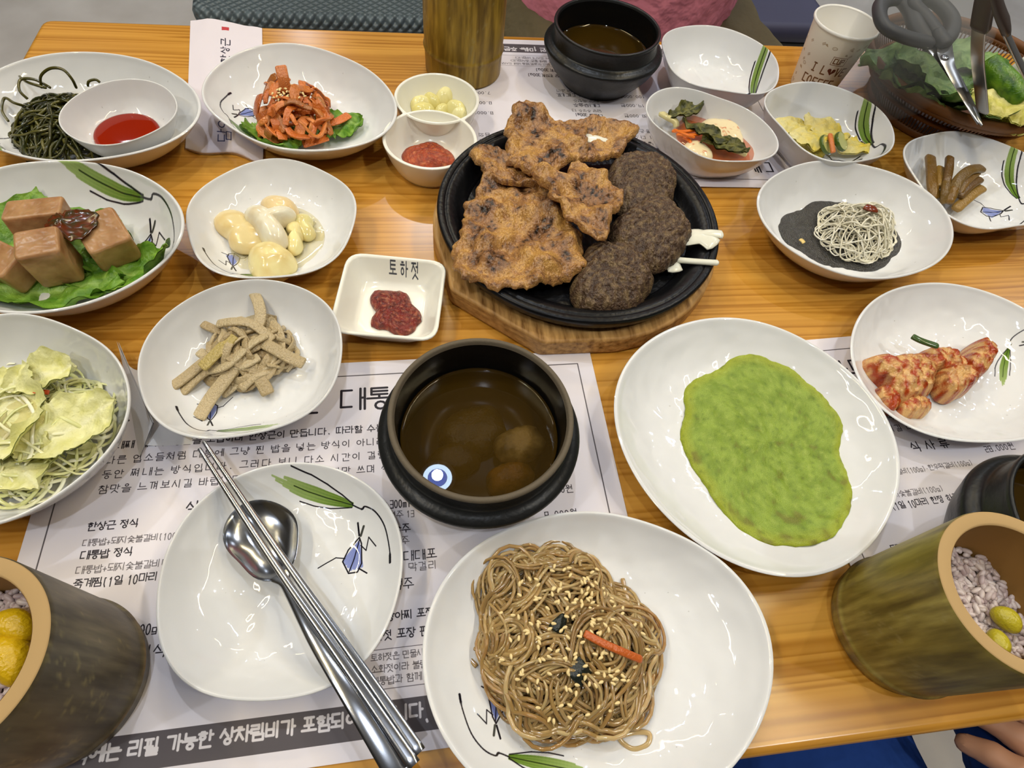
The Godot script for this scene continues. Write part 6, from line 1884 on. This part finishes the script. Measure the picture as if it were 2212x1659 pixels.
		for k in pts.size():
			pts[k] -= tg.position
		tube(mb, pts, 0.0068, 0.0012, 12, Color.WHITE, Vector3.UP, 0.7, 0.6)
		part("arm", mb.mesh(), M.brushed, tg)
		mb = MB.new()
		var hp := PackedVector3Array()
		for k in range(0, 15):
			hp.append(pts[k] + Vector3(0, 0.002, 0))
		tube(mb, hp, 0.0088, 0.0032, 12, Color.WHITE, Vector3.UP, 0.8, 0.5)
		part("handle_grip", mb.mesh(), std(srgb(52, 42, 38), 0.4), tg)

# ---------------------------------------------------------------- people and chairs
# surface nets over smoothly joined tapered capsules: bones are [from, to, radius, radius]
func flesh(mb: MB, bones: Array, cell: float, k: float, col: Color, fold := 0.0) -> void:
	var lo := Vector3(1e9, 1e9, 1e9)
	var hi := -lo
	for b in bones:
		var r: float = maxf(b[2], b[3]) + k + cell * 2.0
		lo = lo.min(b[0] - Vector3(r, r, r)).min(b[1] - Vector3(r, r, r))
		hi = hi.max(b[0] + Vector3(r, r, r)).max(b[1] + Vector3(r, r, r))
	var nx := int((hi.x - lo.x) / cell) + 2
	var ny := int((hi.y - lo.y) / cell) + 2
	var nz := int((hi.z - lo.z) / cell) + 2
	var f := PackedFloat32Array()
	f.resize(nx * ny * nz)
	f.fill(1.0)
	var nn := noise(211, 0.02, 2)
	for b in bones:
		var a: Vector3 = b[0]
		var ab: Vector3 = b[1] - b[0]
		var l2 := maxf(ab.length_squared(), 1e-9)
		var r0: float = b[2]
		var r1: float = b[3]
		var rr := maxf(r0, r1) + k + cell * 1.5
		var p0 := ((a.min(b[1]) - Vector3(rr, rr, rr) - lo) / cell).floor()
		var p1 := ((a.max(b[1]) + Vector3(rr, rr, rr) - lo) / cell).ceil()
		for z in range(maxi(0, int(p0.z)), mini(nz, int(p1.z))):
			for y in range(maxi(0, int(p0.y)), mini(ny, int(p1.y))):
				var row := (z * ny + y) * nx
				for x in range(maxi(0, int(p0.x)), mini(nx, int(p1.x))):
					var p := lo + Vector3(x, y, z) * cell - a
					var t := clampf(p.dot(ab) / l2, 0.0, 1.0)
					var d := (p - ab * t).length() - lerpf(r0, r1, t)
					var o := f[row + x]
					var h := maxf(k - absf(d - o), 0.0) / k
					f[row + x] = minf(d, o) - h * h * k * 0.25
	if fold > 0.0:
		for z in nz:
			for y in ny:
				for x in nx:
					var i := (z * ny + y) * nx + x
					if absf(f[i]) < 0.08:
						f[i] += fold * nn.get_noise_3d(x * cell * 1000.0, y * cell * 2200.0, z * cell * 1000.0)
	var at_cell := {}
	var start := mb.v.size()
	var offs := [0, 1, nx, nx + 1, nx * ny, nx * ny + 1, nx * ny + nx, nx * ny + nx + 1]
	for z in nz - 1:
		for y in ny - 1:
			for x in nx - 1:
				var i := (z * ny + y) * nx + x
				var neg := 0
				for q in 8:
					if f[i + offs[q]] < 0.0:
						neg += 1
				if neg == 0 or neg == 8:
					continue
				var sum := Vector3.ZERO
				var cnt := 0
				for e in [[0, 1], [2, 3], [4, 5], [6, 7], [0, 2], [1, 3], [4, 6], [5, 7], [0, 4], [1, 5], [2, 6], [3, 7]]:
					var va := f[i + offs[e[0]]]
					var vb := f[i + offs[e[1]]]
					if (va < 0.0) != (vb < 0.0):
						var t := va / (va - vb)
						var ca := Vector3(e[0] & 1, (e[0] >> 1) & 1, e[0] >> 2)
						var cb := Vector3(e[1] & 1, (e[1] >> 1) & 1, e[1] >> 2)
						sum += ca.lerp(cb, t)
						cnt += 1
				at_cell[i] = mb.v.size()
				mb.v.append(lo + (Vector3(x, y, z) + sum / cnt) * cell)
				mb.uv.append(Vector2.ZERO)
				mb.c.append(col)
	for i in at_cell:
		for ax in [[1, nx, nx * ny], [nx, nx * ny, 1], [nx * ny, 1, nx]]:
			var j: int = i + ax[0]
			if (f[i] < 0.0) == (f[j] < 0.0):
				continue
			var q := [i, i - ax[1], i - ax[1] - ax[2], i - ax[2]]
			if not (at_cell.has(q[1]) and at_cell.has(q[2]) and at_cell.has(q[3])):
				continue
			var v := [at_cell[q[0]], at_cell[q[1]], at_cell[q[2]], at_cell[q[3]]]
			if f[i] < 0.0:
				mb.idx.append_array(PackedInt32Array([v[0], v[2], v[1], v[0], v[3], v[2]]))
			else:
				mb.idx.append_array(PackedInt32Array([v[0], v[1], v[2], v[0], v[2], v[3]]))

func hand(mb: MB, wrist: Vector3, dir: Vector3, up: Vector3, thumb_side: float, col: Color) -> void:
	var d := dir.normalized()
	var s := d.cross(up).normalized() * thumb_side
	var u := s.cross(d).normalized() * thumb_side
	var bones := [[wrist, wrist + d * 0.04, 0.024, 0.024], [wrist + d * 0.03 + s * 0.022, wrist + d * 0.085 + s * 0.026, 0.016, 0.012], [wrist + d * 0.03, wrist + d * 0.09, 0.017, 0.013], [wrist + d * 0.03 - s * 0.02, wrist + d * 0.08 - s * 0.026, 0.016, 0.012]]
	flesh(mb, bones, 0.004, 0.012, col)
	var lens := [0.072, 0.080, 0.074, 0.058]
	for i in 4:
		var base := wrist + d * (0.088 - 0.004 * absf(i - 1.0)) + s * (0.030 - 0.019 * i)
		var fan := (d + s * (0.14 - 0.09 * i)).normalized()
		var p1: Vector3 = base + fan * lens[i] * 0.45 + u * 0.004
		var p2: Vector3 = p1 + (fan - u * 0.35).normalized() * lens[i] * 0.30
		var p3: Vector3 = p2 + (fan - u * 0.75).normalized() * lens[i] * 0.25
		flesh(mb, [[base - fan * 0.02, p1, 0.0095, 0.0088], [p1, p2, 0.0088, 0.0080], [p2, p3, 0.0080, 0.0070]], 0.0032, 0.004, col)
	var tb := wrist + d * 0.025 + s * 0.026
	var t1 := tb + (d + s * 0.8).normalized() * 0.042 - u * 0.006
	flesh(mb, [[tb, t1, 0.014, 0.0105], [t1, t1 + (d + s * 0.25).normalized() * 0.032 - u * 0.004, 0.0105, 0.0085]], 0.0035, 0.006, col)

func chair(label: String, x: float, z: float, turn: float, fabric: Material, seat_w := 0.48, cat_group := "") -> void:
	var t := thing("restaurant_chair", label, "chair", Vector3(x, 0, z), cat_group)
	t.rotation.y = turn
	var frame := std(srgb(22, 24, 26), 0.4)
	var mb := MB.new()
	slab(mb, rect(seat_w, 0.46, 0.05), 0.415, 0.455, 0.014, Color.WHITE, 1.0, Vector2.ZERO)
	part("seat_cushion", mb.mesh(), fabric, t)
	mb = MB.new()
	slab(mb, rect(seat_w - 0.03, 0.43, 0.03), 0.385, 0.414, 0.004)
	part("seat_frame", mb.mesh(), frame, t)
	mb = MB.new()
	slab(mb, rect(seat_w * 0.96, 0.40, 0.06), 0, 0.035, 0.012)
	part("backrest", mb.mesh(), fabric, t, Transform3D(Basis(Vector3.RIGHT, -PI / 2 - 0.12), Vector3(0, 0.72, -0.25)))
	for s in [[-1, -1], [1, -1], [-1, 1], [1, 1]]:
		mb = MB.new()
		tube(mb, PackedVector3Array([Vector3(s[0] * (seat_w * 0.42), 0.39, s[1] * 0.19), Vector3(s[0] * (seat_w * 0.46), 0.0, s[1] * 0.22)]), 0.014, 0.014, 10, Color.WHITE, Vector3.FORWARD, 1.0)
		part("leg", mb.mesh(), frame, t)
	for s in [-1, 1]:
		mb = MB.new()
		tube(mb, PackedVector3Array([Vector3(s * seat_w * 0.42, 0.39, -0.2), Vector3(s * seat_w * 0.42, 0.60, -0.235)]), 0.013, 0.013, 10, Color.WHITE, Vector3.FORWARD, 1.0)
		part("back_post", mb.mesh(), frame, t)

func people() -> void:
	var weave := std(srgb(92, 104, 108), 0.42, 0.5)
	var wimg := Image.create(128, 128, false, Image.FORMAT_RGB8)
	for y in 128:
		for x in 128:
			var a := 0.5 + 0.5 * sin(TAU * x / 64.0) * sin(TAU * y / 64.0)
			var b := absf(sin(TAU * (x + y) / 128.0)) * 0.4
			var v := clampf(pow(a, 0.8) * 0.9 + b * 0.3, 0.0, 1.0)
			wimg.set_pixel(x, y, Color(v, v, v))
	bump(weave, ImageTexture.create_from_image(wimg), 0.9, Vector3(26, 26, 26))
	chair("dark grey woven chair pulled back across the table at the upper left", 0.21, -0.77, 0.0, weave, 0.50)
	var dark := std(srgb(30, 31, 40), 0.6)
	chair("dark chair behind the person in the pink shirt", 0.68, -0.54, 0.0, dark, 0.40)
	chair("navy chair standing across the table beside the pink shirted person", 1.11, -0.80, 0.0, std(srgb(58, 58, 84), 0.6), 0.43)
	var skin := lin(196, 146, 116)
	var skinm := vcol(0.5, 0.4)
	# person across the table
	var P := Vector3(0.74, 0.0, -0.34)
	var t := thing("person", "person in a pink shirt and khaki trousers seated across the table", "person", Vector3(P.x, 0.0, P.z))
	var hipL := Vector3(-0.10, 0.53, -0.04)
	var hipR := Vector3(0.10, 0.53, -0.04)
	var kneeL := Vector3(-0.13, 0.50, 0.36)
	var kneeR := Vector3(0.27, 0.50, 0.30)
	var footL := Vector3(-0.12, 0.07, 0.30)
	var footR := Vector3(0.30, 0.07, 0.20)
	var chest := Vector3(0.0, 0.98, 0.02)
	var neck := Vector3(0, 1.16, 0.03)
	var head := Vector3(0, 1.30, 0.07)
	var shL := Vector3(-0.19, 1.06, 0.0)
	var shR := Vector3(0.19, 1.06, 0.0)
	var elL := Vector3(-0.24, 0.93, 0.16)
	var elR := Vector3(0.24, 0.93, 0.16)
	var haL := Vector3(-0.09, 1.16, 0.20)
	var haR := Vector3(0.09, 1.16, 0.20)
	var body := MB.new()
	flesh(body, [[hipL, kneeL, 0.082, 0.058], [hipR, kneeR, 0.082, 0.058], [kneeL, footL, 0.055, 0.038], [kneeR, footR, 0.055, 0.038], [footL, footL + Vector3(0, -0.035, 0.14), 0.036, 0.028], [footR, footR + Vector3(0, -0.035, 0.14), 0.036, 0.028], [hipL, hipR, 0.10, 0.10], [Vector3(0, 0.55, -0.02), chest, 0.12, 0.125], [chest, neck, 0.11, 0.05], [neck, head, 0.05, 0.06], [head, head + Vector3(0, 0.06, -0.015), 0.082, 0.085], [shL, shR, 0.06, 0.06], [shL, elL, 0.045, 0.038], [shR, elR, 0.045, 0.038], [elL, haL, 0.036, 0.026], [elR, haR, 0.036, 0.026], [head + Vector3(0, 0.0, 0.08), head + Vector3(0, -0.02, 0.095), 0.010, 0.013]], 0.018, 0.03, skin)
	hand(body, haL, Vector3(0.35, 0.6, 0.0), Vector3.UP, 1.0, skin)
	hand(body, haR, Vector3(-0.35, 0.6, 0.0), Vector3.UP, -1.0, skin)
	part("body", body.mesh(), skinm, t)
	var shirt := MB.new()
	flesh(shirt, [[Vector3(-0.07, 0.60, -0.01), Vector3(-0.05, 0.98, 0.02), 0.118, 0.115], [Vector3(0.07, 0.60, -0.01), Vector3(0.05, 0.98, 0.02), 0.118, 0.115], [Vector3(0.0, 0.62, 0.05), Vector3(0.0, 0.78, 0.06), 0.125, 0.12], [shL, shR, 0.075, 0.075], [shL, elL, 0.066, 0.062], [shR, elR, 0.066, 0.062], [chest, Vector3(0, 1.12, 0.02), 0.11, 0.07]], 0.018, 0.05, lin(226, 140, 158), 0.012)
	var cloth := vcol(0.85, 0.2)
	bump(cloth, ntex(212, 0.02, 256, 3), 0.3, Vector3(8, 8, 8))
	part("pink_shirt", shirt.mesh(), cloth, t)
	var pants := MB.new()
	flesh(pants, [[hipL, kneeL, 0.098, 0.074], [hipR + Vector3(0.03, 0.0, 0.0), kneeR, 0.112, 0.080], [kneeL, footL + Vector3(0, 0.08, 0), 0.074, 0.062], [kneeR, footR + Vector3(0, 0.08, 0), 0.074, 0.062], [hipL, hipR, 0.125, 0.125], [Vector3(0, 0.55, -0.03), Vector3(0, 0.62, -0.03), 0.13, 0.125]], 0.018, 0.05, lin(104, 96, 74), 0.010)
	part("khaki_trousers", pants.mesh(), cloth, t)
	var hair := MB.new()
	flesh(hair, [[head + Vector3(0, 0.075, -0.03), head + Vector3(0, 0.03, -0.05), 0.088, 0.08], [head + Vector3(0, 0.10, 0.03), head + Vector3(0, 0.09, -0.02), 0.066, 0.08]], 0.016, 0.03, lin(26, 22, 20))
	part("hair", hair.mesh(), std(srgb(26, 22, 20), 0.5), t)
	# neighbour on the near side: blue trousers, one hand resting on the lap
	var o := Vector3(0.82, 0.0, 1.06)
	t = thing("person", "person in blue trousers seated on the near side, one hand resting on the lap", "person", o)
	hipL = Vector3(-0.11, 0.54, 0.02)
	hipR = Vector3(0.11, 0.54, 0.02)
	kneeL = Vector3(-0.14, 0.52, -0.44)
	kneeR = Vector3(0.12, 0.52, -0.46)
	footL = Vector3(-0.13, 0.07, -0.42)
	footR = Vector3(0.12, 0.07, -0.44)
	chest = Vector3(0, 0.97, 0.10)
	neck = Vector3(0, 1.15, 0.10)
	head = Vector3(0, 1.29, 0.06)
	shL = Vector3(-0.19, 1.05, 0.10)
	shR = Vector3(0.19, 1.05, 0.10)
	elL = Vector3(-0.27, 0.80, 0.08)
	elR = Vector3(0.27, 0.80, 0.08)
	haL = Vector3(0.03, 0.655, -0.225)
	haR = Vector3(0.20, 0.64, -0.14)
	body = MB.new()
	flesh(body, [[hipL, kneeL, 0.082, 0.058], [hipR, kneeR, 0.082, 0.058], [kneeL, footL, 0.055, 0.038], [kneeR, footR, 0.055, 0.038], [footL, footL + Vector3(0, -0.035, -0.14), 0.036, 0.028], [footR, footR + Vector3(0, -0.035, -0.14), 0.036, 0.028], [hipL, hipR, 0.10, 0.10], [Vector3(0, 0.55, 0.03), chest, 0.12, 0.125], [chest, neck, 0.11, 0.05], [neck, head, 0.05, 0.06], [head, head + Vector3(0, 0.06, 0.015), 0.082, 0.085], [shL, shR, 0.06, 0.06], [shL, elL, 0.045, 0.038], [shR, elR, 0.045, 0.038], [elL, haL, 0.036, 0.026], [elR, haR, 0.036, 0.026], [head + Vector3(0, 0.0, -0.08), head + Vector3(0, -0.02, -0.095), 0.010, 0.013]], 0.018, 0.03, skin)
	hand(body, haL, Vector3(-0.45, -0.10, -0.75), Vector3(0.15, 1, -0.1), 1.0, skin)
	hand(body, haR, Vector3(-0.2, -0.2, -0.9), Vector3.UP, -1.0, skin)
	part("body", body.mesh(), skinm, t)
	shirt = MB.new()
	flesh(shirt, [[Vector3(-0.06, 0.60, 0.04), Vector3(-0.05, 0.97, 0.10), 0.122, 0.118], [Vector3(0.06, 0.60, 0.04), Vector3(0.05, 0.97, 0.10), 0.122, 0.118], [shL, shR, 0.075, 0.075], [shL, elL, 0.062, 0.056], [shR, elR, 0.062, 0.056], [elL, elL.lerp(haL, 0.6), 0.055, 0.045], [elR, elR.lerp(haR, 0.6), 0.055, 0.045]], 0.018, 0.05, lin(40, 44, 60), 0.010)
	part("dark_shirt", shirt.mesh(), cloth, t)
	pants = MB.new()
	flesh(pants, [[hipL, kneeL, 0.098, 0.080], [hipR, kneeR, 0.098, 0.080], [kneeL, footL + Vector3(0, 0.08, 0), 0.074, 0.062], [kneeR, footR + Vector3(0, 0.08, 0), 0.074, 0.062], [hipL, hipR, 0.125, 0.125]], 0.016, 0.04, lin(38, 64, 132), 0.010)
	part("blue_trousers", pants.mesh(), cloth, t)
	hair = MB.new()
	flesh(hair, [[head + Vector3(0, 0.075, 0.03), head + Vector3(0, 0.03, 0.05), 0.088, 0.08], [head + Vector3(0, 0.10, -0.03), head + Vector3(0, 0.09, 0.02), 0.066, 0.08]], 0.016, 0.03, lin(26, 22, 20))
	part("hair", hair.mesh(), std(srgb(26, 22, 20), 0.5), t)
	chair("dark chair under the person in blue trousers", 0.82, 1.12, PI, dark, 0.48)
